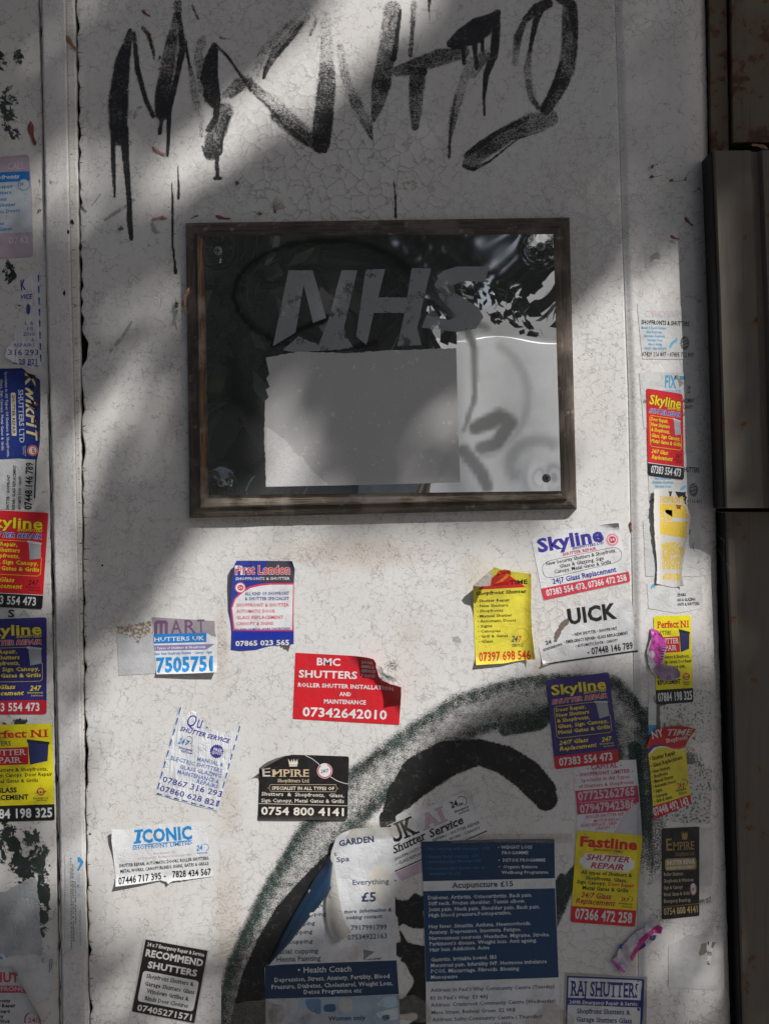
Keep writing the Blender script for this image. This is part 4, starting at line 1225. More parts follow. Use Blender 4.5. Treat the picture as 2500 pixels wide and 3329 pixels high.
# torn silver card
S('sticker', 'torn silver sticker with thick black letters and a black rule', 'sticker', Y1,
  [(985,790),(1060,745),(1160,728),(1340,700),(1475,685),(1490,750),(1512,940),(1536,1136),(1300,1172),(1000,1218),(738,1252),(715,1160),(703,1098),(745,1092),(830,1062),(850,980),(900,900),(960,850)], (0.62,0.62,0.63), 1,
  curl=[(780,1200,-.5,.9,.015)], rough=.4, bumpy=.5, metal=.05, jagged=1.3, jedges=(0,1,2,12,13,14,15,16,17))
P([(962,852),(905,880),(850,960),(828,1050),(850,1060),(880,1000),(925,925),(975,870)], (0.16,0.12,0.10), 1, 'torn_patch', jagged=3, rough=.8)
T('UICK',956,905,1365,852,122,BLACK,'k')
T('• NEW SHUTTER • SHOPFRONT',988,1008,1365,952,25,BLACK,'b'); T('• EMERGENCY REPAIR• GLASS REPLACEMENT',915,1070,1455,992,25,BLACK,'b'); T('• AUTOMATIC DOOR • CANOPY',1015,1103,1370,1052,24,BLACK,'b')
T('- 07448 146 789',1115,1166,1497,1112,55,BLACK,'b'); P([(722,1241),(1535,1123),(1537,1136),(740,1252)], BLACK, 1, 'printed_rule')
T('24',765,1078,812,1066,32,(0.08,0.08,0.09),'b'); P([(737,1117),(895,1065),(900,1082),(742,1136)], BLACK, 2); T('EMERGENCY SERVICE',745,1130,893,1082,9,WHITE)

# silvery card with dashed border
S('sticker', 'crinkled silver sticker with dashed blue border and torn heading, tilted', 'sticker', Q2,
  [(470,32),(496,42),(486,80),(500,112),(530,70),(545,58),(575,72),(600,100),(625,135),(655,172),(700,190),(775,214),(800,200),(835,180),(872,148),(852,230),(715,712),(620,690),(315,602),(345,490),(400,290)], (0.68,0.69,0.71), 1,
  bumpy=.75, rough=.35, metal=.0, jagged=1.2, jedges=(1,2,3,4,5,6,7,8,9,10,11,12,13), crease=True, waves=(.5,.05,.13,0))
NV = (0.04,0.03,0.28)
T('Qu',515,160,615,178,78,NV,'bi'); T('.',640,170,655,174,30,NV,'k'); T('SHUTTER SERVICE',472,190,795,274,29,NV,'bi')
icon247(458,272,75,36,(0.02,0.20,0.55),(0.06,0.06,0.30),None,.25); T('Emergency',465,304,555,326,13,NV,'b'); T('Services',480,328,550,345,13,NV,'b')
P(star(712,325,47,40), NV, 2, 'star_badge'); T('FREE',690,318,745,330,18,WHITE,'b'); T('QUOTE',678,338,748,353,18,WHITE,'b')
LB = (0.10,0.16,0.42)
for a in (('MANUAL &',583,385,752,425),('ELECTRIC SHUTTERS',412,378,745,464),('GLASS GLAZING',470,436,738,498),('MAINTENANCE &',455,468,725,534),('REPAIRS',580,530,718,567)):
    T(*a, 25, LB, '', 2.5, out=((0.45,0.5,0.62), .012))
T('07867 316 293',358,522,740,622,36,NV,'s'); T('07860 628 821',340,580,718,684,36,NV,'s')
def dashes(a, b, n, w, cols):
    a, b = Vector(a), Vector(b)
    for k in range(n):
        p, q = a.lerp(b, k / n), a.lerp(b, (k + .62) / n); m_ = p.lerp(q, .5)
        LINE([tuple(p), tuple(m_)], w, cols[0], 2, 'border_dash'); LINE([tuple(m_), tuple(q)], w, cols[1], 2, 'border_dash')
DC = (NV, (0.02,0.20,0.50))
dashes((478,38),(320,598),8,8,DC); dashes((862,160),(712,705),9,8,DC); dashes((322,598),(712,705),7,8,DC)

# black landscape card
S('sticker', 'black landscape sticker with gold crown and lettering', 'sticker', Q2, [(990,425),(1040,385),(1100,362),(1200,347),(1330,350),(1571,358),(1560,768),(978,766)], (0.012,0.010,0.010), 1, rad=8,
  curl=[(1090,450,-.6,-.8,.022),(1300,730,0,1,.015)], rough=.4)
GOLD = (0.62,0.48,0.32); PALE = (0.72,0.66,0.58)
P([(990,425),(1015,402),(1050,380),(1110,360),(1170,348),(1120,372),(1060,402),(1010,432)], (0.30,0.29,0.28), 2, 'curled_back')
P([(1175,372),(1192,398),(1198,375),(1207,398),(1214,372),(1222,398),(1232,375),(1236,398),(1243,368),(1236,412),(1182,412)], PALE, 2, 'crown'); P([(1182,415),(1235,415),(1233,423),(1184,423)], PALE, 2, 'crown')
T('E',1010,487,1060,487,58,PALE,'s'); T('MPIRE',1066,489,1312,489,46,GOLD,'s'); T('Shopfitters Ltd',1106,525,1312,527,21,GOLD,'s')
T('SPECIALIST IN ALL TYPES OF',1070,574,1475,577,21,PALE,'b')
LINE([(1060,541),(1485,541),(1490,562),(1503,566),(1490,570),(1485,588),(1060,584),(1055,568),(1042,562),(1055,558)], 2.5, GOLD, 2, 'printed_frame', True)
T('Shutters  &  Shopfronts,  Glass,',1003,612,1538,624,23,PALE); T('Sign Canopy, Metal Gates & Grills',1001,655,1538,661,23,PALE)
LINE([(982,664),(1562,679)], 3, PALE, 2); T('0754 800 4141',1000,735,1537,744,48,(0.74,0.68,0.60),'b')
LINE([(1285,350),(1330,372),(1372,405),(1385,430)], 3.5, WHITE, 2); LINE([(1450,490),(1490,515),(1530,530),(1566,537)], 3.5, WHITE, 2)
C(1413,452,50,WHITE,2); RING(1413,452,47,7,RED,3,-70,230); T('24/7',1388,466,1440,460,22,BLACK,'i',4)

# white card with blue heading
S('sticker', 'white landscape sticker with a ragged top edge and blue slab lettering', 'sticker', Q2,
  [(38,822),(85,832),(130,832),(200,812),(330,800),(480,790),(635,783),(650,860),(672,1000),(690,1137),(560,1152),(420,1168),(400,1182),(385,1168),(350,1160),(230,1178),(60,1196),(45,1050),(33,900)], WHITE, 1,
  curl=[(120,900,-1,-.3,.008),(500,1120,0,1,.012)], bumpy=.5, jagged=1.1, jedges=(0,1,2,3,4,5,6,10,11,12,13))
IB = (0.02,0.24,0.58)
T('CONIC',232,918,553,893,80,IB,'k'); P([(176,836),(236,830),(234,845),(220,848),(212,905),(222,906),(220,921),(172,927),(174,911),(186,909),(196,850),(176,851)], IB, 3, 'lettering'); LINE([(165,938),(553,903)], 4, IB, 2); T('SHOPFRONT LIMITED',166,966,553,930,24,IB,'s')
T('24',580,972,622,966,34,IB,'bi'); RING(637,950,24,4,IB,2,-120,70); T('Services',585,992,653,987,11,IB,'b')
T('Specialist In',300,995,440,985,14,(0.55,0.42,0.50)); T('All Types Of Shutters & Shopfronts',195,1030,550,1000,14,(0.55,0.44,0.50))
T('SHUTTER REPAIR, AUTOMATIC DOORS, ROLLER SHUTTERS,',78,1080,663,1028,20,BLACK,'b'); T('METAL WORKS, CANOPY/BLINDS. SIGNS, GATES & GRILLS',86,1116,660,1062,20,BLACK,'b')
T('07446 717 395 -',78,1185,383,1150,40,BLACK,'b'); T('7828 434 567',425,1145,677,1127,40,BLACK,'b')

# black and white card bottom left
S('sticker', 'black and white portrait sticker with a rounded white panel near the bottom left', 'sticker', K7, [(345,395),(1192,548),(1015,1496),(190,1338)], (0.50,0.49,0.47), 1, bumpy=.25)
P([(375,410),(1172,556),(1000,1487),(198,1335)], (0.016,0.012,0.011), 1, 'printed_border')
P([(345,808),(1062,945),(985,1338),(268,1202)], (0.62,0.61,0.59), 2, rad=12)
PW = (0.66,0.65,0.62)
T('24 x 7 Emergency Repair & Service',395,492,1125,632,46,PW,'b'); T('RECOMMEND',370,620,1105,756,84,PW,'k'); T('SHUTTERS',398,770,1028,886,80,PW,'k')
for a in (('Shopfront Shutters &',383,900,995,1012),('Garage Shutters Glass',360,998,997,1114),('Windows Grillies &',380,1092,930,1200),('Blinds Door Closures',357,1187,915,1290)): T(*a, 50, BLACK, 'bs')
T('07405271571',262,1320,960,1452,76,PW,'b')

# silver card partly under both posters
S('sticker', 'white sticker tilted steeply with black serif lettering, tucked under both posters', 'sticker', U4, [(20,490),(705,182),(742,232),(885,545),(700,640),(420,860),(150,975),(85,958),(0,700)], (0.66,0.66,0.67), 1, bumpy=.4, curl=[(690,300,.5,-.8,.01)])
T('UK',60,648,303,545,150,BLACK,'bs'); T('A1',335,528,543,440,118,(0.55,0.38,0.46),'bs',2.5,out=(BLACK,.015))
T('Shutter',82,735,372,598,64,BLACK,'bis'); T('Service',398,596,690,468,66,BLACK,'bis')
T('SHOPFRONTS •',92,797,322,690,25,BLACK); T('REPAIRS • SHUTTER REPAIR',425,630,828,470,25,BLACK); T('• GLASS REPLAC',105,838,335,735,25,BLACK); T('L WORK • CANOPY',540,630,832,520,25,BLACK)
LINE([(88,888),(885,536)], 10, BLACK, 2); P([(92,900),(410,760),(430,850),(150,972)], (0.50,0.38,0.45), 1)
T('24',580,338,640,318,52,BLACK,'k'); T('Hr',645,325,690,310,28,BLACK,'bi'); RING(668,280,46,5,BLACK,2,-150,60); T('Emergency',608,382,735,330,20,BLACK,'bi'); T('Services',645,397,738,357,17,BLACK,'bi')

# two flyers
def flyer_h(x, y): return 0
S('poster', 'white and blue paper poster with its upper left torn and folded over', 'poster', G3,
  [(1010,290),(1060,262),(1150,236),(1475,225),(1480,400),(1490,700),(1505,1330),(1534,1863),(1560,2300),(425,2300),(425,1863),(412,1392),(600,1190),(790,965),(930,790),(940,640),(965,420)], (0.62,0.63,0.65), 2,
  group='health flyers', curl=[(1000,560,-.8,-.6,.007)], waves=(.5,.02,.012,1), rough=.45, bumpy=.5)
TX = (0.03,0.05,0.11); NVB = (0.006,0.032,0.09)
T('GARDEN',1032,380,1320,346,48,TX,'k'); T('Spa',1010,518,1115,507,40,TX); T('c',990,462,1012,460,36,TX); T('Everything',1143,706,1443,697,42,TX); T('£5',1215,842,1335,842,74,TX,'b')
T('more  information &',1070,943,1465,925,30,TX,'bi'); T('ooking contact:',1088,992,1392,980,30,TX,'bi'); T('7917991799',1128,1083,1425,1075,40,TX); T('07534922163',1100,1162,1427,1147,40,TX)
for a in (('ge',850,890,892,886,32),('pping',795,965,920,960,32),('ping',735,1042,830,1037,34),('pping',675,1115,810,1108,34),('cupping',615,1195,812,1188,34),('acial cupping',530,1278,857,1270,38),('• Henna Painting',472,1347,877,1333,40)):
    T(a[0],a[1],a[2],a[3],a[4],a[5],TX)
P([(415,1380),(560,1365),(1010,1350),(1505,1331),(1524,1612),(1000,1635),(418,1652)], NVB, 1)
T('• Health Coach',688,1436,1130,1425,46,WHITE); T('Depression, Stress, Anxiety, Fertility, Blood',495,1512,1447,1478,35,WHITE); T('Pressure, Diabetes, Cholesterol, Weight Loss,',470,1570,1475,1537,35,WHITE); T('Detox Programme etc',737,1612,1215,1598,35,WHITE)
P([(418,1655),(1525,1615),(1535,1863),(1540,1960),(425,2000)], (0.30,0.38,0.46), 1, 'printed_photo')
for poly, c in (([(418,1660),(690,1650),(690,1750),(620,1860),(600,1963),(425,1963)],(0.42,0.42,0.44)), ([(690,1750),(750,1720),(1010,1790),(1010,1900),(690,1900)],(0.36,0.38,0.42)), ([(740,1655),(880,1650),(880,1790),(770,1740)],(0.10,0.20,0.33)),
                ([(900,1700),(1000,1690),(1005,1760),(900,1760)],(0.05,0.09,0.20)), ([(1030,1650),(1130,1640),(1150,1740),(1060,1770),(1020,1720)],(0.48,0.45,0.46)), ([(1140,1690),(1310,1680),(1310,1750),(1140,1755)],(0.32,0.40,0.48)),
                ([(1400,1640),(1500,1625),(1525,1700),(1440,1730),(1330,1700)],(0.40,0.52,0.62)), ([(1320,1770),(1525,1720),(1530,1820),(1400,1835)],(0.50,0.58,0.64)), ([(1380,1790),(1450,1780),(1455,1830),(1390,1835)],(0.05,0.05,0.06)),
                ([(450,1700),(560,1690),(600,1790),(520,1863),(440,1850)],(0.52,0.51,0.51)), ([(700,1800),(790,1770),(800,1850),(720,1863)],(0.44,0.48,0.50))):
    P(poly, c, 1.6, 'printed_photo', rad=12)
T('Women only',940,1834,1248,1825,36,(0.02,0.03,0.06),'b')
P([(1300,560),(1400,540),(1470,620),(1480,840),(1420,900),(1290,820),(1240,700)], (0.50,0.44,0.36), .4, 'damp_stain', rad=25, mat=worn_vinyl('damp_stain', (0.55,0.51,0.44), (0.62,0.62,0.63), .40, .66, 50))
P([(1100,1180),(1180,1190),(1200,1330),(1090,1340)], (0.50,0.44,0.36), .4, 'damp_stain', rad=25, mat=worn_vinyl('damp_stain_low', (0.52,0.46,0.38), (0.62,0.62,0.63), .40, .66, 50))
P([(1230,1240),(1325,1258),(1240,1325),(1395,1306),(1370,1325),(1230,1328)], (0.22,0.21,0.21), 1, 'torn_patch', jagged=1)
# the rolled flap: a tube of paper, printed blue outside
def rolled(name, fr, left, right, h0, hgt, col, mat=None, label=None, n=14):
    """left/right: polylines of the same length bounding the roll"""
    vs, fs = [], []
    dense = []
    for k in range(len(left) - 1):
        for q in range(6): dense.append((k + q / 6))
    dense.append(len(left) - 1)
    for d in dense:
        k = min(int(d), len(left) - 2); t = d - k
        a = Vector(fr(*left[k])).lerp(Vector(fr(*left[k+1])), t); b = Vector(fr(*right[k])).lerp(Vector(fr(*right[k+1])), t)
        for i in range(n + 1):
            u = i / n; x = lerp(a.x, b.x, u); y = lerp(a.y, b.y, u)
            vs.append(W(x, y, h0 + hgt * math.sin(math.pi * (0.08 + u * .84)) * min(1, (a-b).length / 40 + .1)))
    for r in range(len(dense) - 1):
        for i in range(n):
            p = r * (n + 1) + i
            fs.append((p, p + n + 1, p + n + 2, p + 1))
    o = mkc(name, vs, fs, mat or ink(col, .4, .5), CUR.o, True)
    if label: o['label'] = label
    return o
rolled('rolled_flap', G3, [(950,440),(905,540),(830,640),(745,790),(660,930),(590,1060),(540,1150),(500,1240),(450,1340),(428,1385)],
       [(985,520),(968,650),(966,715),(880,850),(790,960),(700,1075),(620,1180),(540,1265),(480,1330),(434,1385)], 9, 34, (0.010,0.036,0.080), label='blue printed side of the rolled corner')
rolled('rolled_flap', G3, [(772,735),(755,800),(752,880),(768,950)], [(805,725),(795,800),(800,870),(824,925)], 10.2, 34, (0.52,0.50,0.46), label='cream stripe across the roll')
T('massage',880,700,920,570,14,(0.12,0.22,0.32),'',80)
QUEUE.pop()
def flaph(x, y): return 0
V, Fc = bisected([G3(*p) for p in [(955,470),(985,430),(990,500),(1003,600),(1020,700),(1032,800),(1052,900),(1078,1000),(1133,1086),(1060,1135),(980,1184),(948,1090),(928,990),(920,880),(925,800),(950,750),(967,716),(945,660),(938,600)]], 9)
mkc('torn_flap', [W(x, y, 14 + 12 * math.exp(-((x - G3(1000,0)[0] - (y - G3(0,800)[1]) * .12) / 26.0) ** 2) + 3 * noise.noise(Vector((x*.05, y*.03, 1)))) for x, y in V], Fc,
    ink((0.40,0.385,0.36), .7, .7), CUR.o, True)['label'] = 'dirty grey paper back hanging down'
# second flyer
S('poster', 'tall blue poster listing ailments in white, addresses on white below', 'poster', U4, [(315,628),(900,610),(1470,603),(1478,940),(1507,1805),(1530,2500),(362,2500),(358,1843),(332,970)], (0.66,0.67,0.68), 3, group='health flyers', step=22, waves=(.35,.012,.02,0), rough=.36, bumpy=.35)
P([(315,628),(900,610),(1470,603),(1475,945),(332,972)], (0.004,0.034,0.095), 1); P([(335,1058),(1476,1032),(1507,1805),(360,1843)], (0.004,0.042,0.12), 1)
PT = (0.66,0.70,0.73); DT = (0.02,0.12,0.28)
for a in (('• Fire cupping with massage   £55',347,703,912,695),('• Beauty facial cupping  £30',355,772,815,760),('• Aromatherapy Massage £40',355,817,838,803),('• Foot Soak with Epsom salt  &',360,875,868,862),('essential Oil £25',388,918,660,912)): T(*a, 24, DT, 'b')
for a in (('• WEIGHT LOSS',983,690,1278,688),('PROGAMME',1017,738,1245,736),('•  DETOX PROGAMME',985,802,1393,800),('•  Organic Balance',987,860,1323,857),('Wellbeing Programme',1012,908,1417,905)): T(*a, 27, PT, '')
T('Acupuncture £15',585,1030,1113,1014,46,TX,'b')
for a in (("Diabetes. Arthritis. Osteoarthritis. Back pain.",377,1130,1278,1105),("Stiff neck. Frozen shoulder. Tennis elbow.",380,1180,1218,1157),("Joint pain. Neck pain. Shoulder pain. Back pain.",382,1232,1347,1207),("High blood pressure.Postoperative.",384,1283,1098,1258),
          ("Hey fever. Sinusitis. Asthma. Haemorrhoids.",384,1380,1270,1350),("Anxiety. Depression. Insomnia. Fatigue.",386,1430,1183,1402),("Nervousness neurosis. Headache. Migraine. Stroke.",388,1482,1430,1447),("Parkinson's disease. Weight loss. Anti ageing.",391,1530,1320,1498),
          ("Hair loss. Addiction. Acne",394,1582,908,1560),("Gastritis. Irritable bowel, IBS",402,1668,972,1642),("Menstrual pain. Infertility IVF. Hormone imbalance",402,1718,1405,1680),("PCOS. Miscarriage. Fibroids. Bloating",403,1768,1165,1742),("Menopause",403,1820,633,1810)): T(*a, 32, PT, '')
for a in (("Address: St Paul's Way Community Centre (Tuesday)",400,1932,1473,1898),("83 St Paul's Way  E3 4AJ",395,2000,892,1985),("Address: Cranbrook Community Centre (Wednesday)",402,2060,1482,2022),("Mace Street, Bethnal Green, E2 0RB",408,2125,1135,2100),("Address: Selby Community Centre ( Thursday)",414,2187,1362,2157),("Whitechapel, E1 5DD",680,2240,1105,2226)): T(*a, 32, TX, '')

skyline_vertical('dark blue upright sticker with yellow heading on the green spray arc', (0.04,0.025,0.17), (0.55,0.015,0.03), RED, [S5(180,150), S5(684,86), S5(768,805), S5(256,863)], layer=2)
S('sticker', 'pink and white torn sticker between the dark blue and the yellow upright ones', 'sticker', S5, [(400,800),(900,785),(920,1000),(947,1400),(435,1400)], (0.66,0.65,0.67), 1, bumpy=.45)
CR = (0.52,0.04,0.12)
T('- CAPITAL -',507,868,788,842,38,CR,'b'); T('- SHOPFRONT LIMITED -',425,922,880,885,28,CR,'b'); T('Specialist In All Types',462,965,850,932,27,CR); T('of Shutters & Shopfronts',440,1015,882,976,27,CR)
P([(415,1034),(912,992),(930,1187),(432,1224)], CR, 1); T('07725262765',440,1110,893,1067,64,(0.55,0.50,0.53),'b'); LINE([(445,1130),(900,1095)], 3, (0.55,0.50,0.53), 2); T('07947942386',455,1212,893,1167,64,(0.55,0.50,0.53),'b')
T('ROLLER SHUTTER REP',503,1254,805,1230,24,CR); T('MOTOR REPLAC',567,1287,780,1270,24,CR); T('GLASS REPLACE - NEW',457,1323,750,1304,24,CR); T('CANOPY - S',578,1348,735,1336,24,CR)
P([(900,1130),(925,1120),(946,1398),(700,1398),(750,1320),(800,1225)], (0.50,0.49,0.52), 1.5, 'torn_patch', jagged=1)
# yellow card
S('sticker', 'yellow upright sticker with red heading and red strip beside the blue poster', 'sticker', S5, [(428,1350),(948,1388),(892,2120),(376,2082)], (0.74,0.60,0.015), 3, rad=9)
T('Fastline',452,1474,908,1506,76,RED,'k'); T('SHOPFITTERS',558,1512,797,1530,19,(0.25,0.02,0.02),'bi')
P([(490,1530),(850,1556),(862,1585),(890,1598),(884,1655),(855,1662),(843,1684),(475,1654),(472,1625),(448,1610),(455,1568),(480,1562)], WHITE, 1)
T('SHUTTER',502,1582,845,1606,44,(0.45,0.02,0.03),'bi'); T('REPAIR',535,1648,800,1667,44,(0.45,0.02,0.03),'bi')
for a in (('All types of Shutters &',460,1696,867,1723),('Shopfronts, Glass,',497,1740,827,1765),('Sign Canopy,',428,1772,660,1789),('Metal Gates & Grills',472,1820,838,1845)): T(*a, 29, BLACK, 'b')
T('Door Repair',677,1790,888,1806,29,RED,'b'); T('24/7 Glass',458,1882,702,1900,40,(0.45,0.02,0.03),'bi'); T('Replacement',418,1928,733,1955,40,(0.45,0.02,0.03),'bi')
T('24',778,1914,815,1917,34,(0.4,0.02,0.02),'bi'); T('7',822,1920,845,1921,30,BLACK,'bi'); RING(850,1898,24,3,BLACK,2,-120,70); T('Emergency',757,1937,873,1946,15,BLACK,'i'); T('Services',785,1962,870,1970,15,BLACK,'i')
P([(386,1952),(902,1990),(892,2120),(376,2082)], RED, 1, 'printed_band', rad=9, which=(2,3)); T('07366 472 258',412,2052,865,2090,80,WHITE,'b')
# blue framed card bottom right
S('sticker', 'blue framed white sticker with blue serif heading at the bottom edge', 'sticker', J6, [(450,868),(700,880),(880,888),(1000,905),(1332,908),(1312,1700),(425,1700)], (0.36,0.35,0.34), 1, bumpy=.35, jagged=.7, jedges=(0,1,2,3))
P([(472,902),(1302,936),(1276,1700),(446,1700)], NAVY, 1); P([(490,922),(1280,954),(1270,1166),(483,1138)], PAPER, 2); P([(480,1215),(1266,1246),(1250,1700),(464,1700)], PAPER, 2)
T('RAJ SHUTTERS',505,1112,1252,1137,150,NAVY,'bs'); T('24HR Emergency Repair & Service',498,1203,1252,1228,38,PAPER,'b'); T('Shopfront Shutters &',578,1306,1160,1322,48,NAVY,'bs'); T('Garage Shutters Glass',576,1396,1172,1415,48,NAVY,'bs')

# ------------------------------------------------------------ the column on the frame
S('sticker', 'white sticker with pale blue list, topmost on the right frame', 'sticker', R2, [(205,90),(330,97),(440,108),(545,112),(560,150),(578,185),(620,160),(635,300),(650,510),(245,508),(225,300)], (0.62,0.62,0.61), 1, jagged=1.2, jedges=(0,1,2,3,4,5), bumpy=.3)
T('CROWN',262,190,560,190,48,(0.62,0.52,0.55),'b'); T('SHOPFRONTS & SHUTTERS',237,245,600,259,32,BLACK,'b')
CB = (0.15,0.42,0.66)
for a in (('Manual & Electric Shutters',237,280,425,285),('Glass Shopfronts',272,312,393,316),('Aluminium Shopfronts',255,342,415,346),('Automatic Doors',280,373,397,377),('Glass & Glazing',287,403,394,407),('Canopy • Signs & Boards',257,433,428,437)): T(*a, 20, CB, 'b')
T('07429 116 807 • 07405 712 809',243,487,632,492,32,BLACK,'s'); P([(447,412),(460,385),(505,348),(510,370),(470,402),(455,434)], (0.15,0.45,0.70), 2, 'printed_swoosh')
P(star(565,388,38,30,16,1.5), (0.16,0.16,0.17), 2, 'star_badge'); T('24 HOUR',548,380,585,358,13,WHITE,'b'); T('EMERGENCY',545,402,590,378,11,WHITE,'b'); T('SERVICE',552,420,588,402,11,WHITE,'b')
S('sticker', 'white sticker with pale blue capitals behind the red upright sticker on the frame', 'sticker', R2, [(222,615),(350,606),(500,612),(640,610),(655,850),(668,1012),(450,1020),(258,1033),(240,850)], (0.61,0.61,0.60), 1, jagged=1, bumpy=.35)
T('FIX',415,724,500,727,90,(0.06,0.36,0.62),'b'); T('24',583,740,606,741,32,BLACK,'b'); T('HR',585,768,607,769,18,BLACK,'b'); T('ACEMENT',550,838,640,838,30,BLACK,'b'); T('CANOPY',553,885,625,885,28,BLACK,'b'); T('LS',550,936,567,937,28,BLACK,'bi'); T('SH',248,840,272,844,28,BLACK,'i')
P([(395,742),(540,742),(540,772),(395,770)], (0.20,0.45,0.68), 1); T('SHUTTERS',400,768,537,770,22,(0.6,0.63,0.66),'b')
P([(523,635),(570,640),(565,665),(530,668)], (0.08,0.32,0.55), 2, 'printed_mark'); P([(490,640),(512,625),(520,650),(560,690),(525,725),(512,665),(488,660)], (0.30,0.28,0.26), 3, 'torn_patch')
S('sticker', 'white sticker with a starburst, its top hidden by the red upright one', 'sticker', R2, [(282,1240),(560,1228),(690,1232),(700,1400),(706,1606),(500,1602),(300,1602),(290,1400)], (0.62,0.62,0.61), 1, jagged=1, bumpy=.35)
T('HUTTERS',560,1360,675,1365,36,BLACK,'b')
for a in (('Glass Shopfronts',335,1418,460,1420),('Aluminium Shopfronts',316,1448,480,1450),('Automatic Doors',340,1478,460,1480)): T(*a, 20, CB, 'b')
T('07',298,1598,326,1598,30,BLACK,'s'); T('0 116 807',580,1595,697,1598,28,BLACK,'s'); P([(520,1510),(540,1475),(575,1455),(572,1480),(535,1505)], (0.15,0.45,0.70), 2, 'printed_swoosh')
P(star(633,1497,38,30,16,1.5), (0.16,0.16,0.17), 2, 'star_badge'); T('24 HOUR',615,1478,652,1464,12,WHITE,'b'); T('EMERGENCY',612,1500,655,1484,11,WHITE,'b'); T('SERVICE',618,1525,650,1512,11,WHITE,'b')
skyline_vertical('narrow red upright sticker with yellow heading on the right frame', RED, (0.014,0.013,0.016), (0.03,0.04,0.40), [R2(273,729), R2(549,773), R2(559,1421), R2(289,1387)], layer=3)
S('sticker', 'blank worn white sticker behind the yellow peeling strip', 'sticker', R2, [(250,1732),(450,1738),(680,1735),(690,2152),(480,2150),(270,2150)], (0.63,0.63,0.62), 1, jagged=.8, bumpy=.4)
LINE([(635,1890),(628,1920),(632,1950),(642,1965)], 5, (0.15,0.2,0.55), 1, 'printed_mark'); P([(598,1800),(612,1790),(608,1830),(598,1842)], (0.10,0.40,0.66), 1, 'printed_mark'); LINE([(655,2050),(672,2048),(672,2030)], 4, BLACK, 1, 'printed_mark')
S('sticker', 'white sticker with three short black lines under the yellow strip', 'sticker', R3, [(312,120),(400,132),(600,110),(770,100),(785,220),(792,325),(700,345),(560,372),(430,350),(325,330)], (0.63,0.63,0.62), 1, jagged=1, bumpy=.4)
T('EPAIRS',572,230,643,226,24,BLACK,'b'); T('ASS & GLAZING',568,272,720,264,24,BLACK,'b'); T('ONTS & SHUTTERS',568,310,757,302,24,BLACK,'b'); P([(343,150),(365,120),(385,172),(362,150),(345,176)], (0.10,0.40,0.66), 1, 'printed_mark')
S('sticker', 'torn yellow and white strip lifting off the frame with bulging sides', 'sticker', R2,
  [(330,1492),(440,1494),(572,1505),(578,1600),(600,1705),(590,1800),(565,1940),(545,2060),(540,2140),(552,2222),(470,2232),(350,2206),(352,2050),(330,1800),(324,1650)], (0.60,0.57,0.53), 3,
  curl=[(400,1800,-1,0,.012),(520,1800,1,.08,.014)], step=9, rough=.5, bumpy=.7, jagged=1.2,
  mat=worn_vinyl('torn_white_film', (0.62,0.60,0.57), (0.45,0.36,0.24), .60, .70, 130))
YW = worn_vinyl('worn_yellow_print', (0.74,0.50,0.03), (0.66,0.64,0.60), .585, .62, 260, (1,1,2.5))
YW2 = worn_vinyl('more_worn_yellow_print', (0.72,0.50,0.06), (0.66,0.64,0.60), .52, .57, 320, (2.4,1,1))
P([(372,1600),(560,1608),(592,1700),(588,1712),(470,1702),(375,1640)], None, 1, 'worn_print', mat=YW); P([(372,1740),(585,1735),(572,1860),(380,1830)], None, 1, 'worn_print', mat=YW); P([(385,1895),(560,1890),(535,2100),(395,2092)], None, 1, 'worn_print', mat=YW2); P([(372,1640),(470,1650),(470,1730),(375,1738)], None, 1, 'worn_print', mat=YW2); P([(395,2130),(535,2125),(530,2180),(395,2172)], None, 1, 'worn_print', mat=YW2)
T('SHOPFRONTS',375,1592,560,1600,48,(0.72,0.50,0.04),'k'); P([(440,1506),(470,1508),(460,1560),(448,1540)], BLACK, 2, 'worn_print', jagged=2); P([(492,1508),(572,1510),(575,1610),(562,1600),(545,1540),(520,1560),(500,1530)], BLACK, 2, 'worn_print', jagged=2.5); P([(495,1608),(540,1612),(538,1650),(505,1640)], (0.30,0.05,0.02), 2, 'worn_print', jagged=2)
perfect_vertical('yellow upright sticker on the frame partly under a pink sweet wrapper', [R3(368,396), R3(681,388), R3(704,1122), R3(392,1144)], layer=2)
S('sticker', 'pale stained sticker rectangle right of the yellow one', 'sticker', R3, [(420,1160),(640,1080),(720,1000),(850,1030),(866,1200),(862,1466),(640,1480),(430,1440)], (0.56,0.55,0.53), 1, jagged=1.3, bumpy=.4, mat=worn_vinyl('speckled_old_paper', (0.58,0.57,0.55), (0.13,0.14,0.13), .545, .58, 420))
S('sticker', 'speckled paper remains right of the leaning yellow and red sticker', 'sticker', R3, [(650,1650),(730,1640),(790,1690),(865,1690),(860,1960),(850,2150),(600,2140),(420,2110),(420,2000)], (0.5,0.5,0.48), 1, jagged=1.5, bumpy=.4, mat=worn_vinyl('speckled_grey_paper', (0.54,0.53,0.51), (0.11,0.12,0.11), .52, .56, 380))
S('sticker', 'leaning yellow sticker with a waving red heading and red strip', 'sticker', R3,
  [(313,1490),(330,1430),(352,1385),(395,1345),(470,1322),(560,1310),(640,1320),(715,1337),(700,1375),(655,1450),(638,1500),(645,1600),(688,1978),(384,2108),(370,2092),(340,1700)], (0.72,0.60,0.04), 2,
  curl=[(520,1440,.15,-1,.010),(380,1420,-1,-.5,.02)], bumpy=.4, rad=2)
P([(313,1494),(330,1430),(352,1385),(395,1345),(470,1322),(560,1310),(640,1320),(713,1340),(655,1450),(638,1492),(590,1512),(520,1510),(430,1482),(370,1490),(322,1530)], (0.50,0.02,0.025), 1)
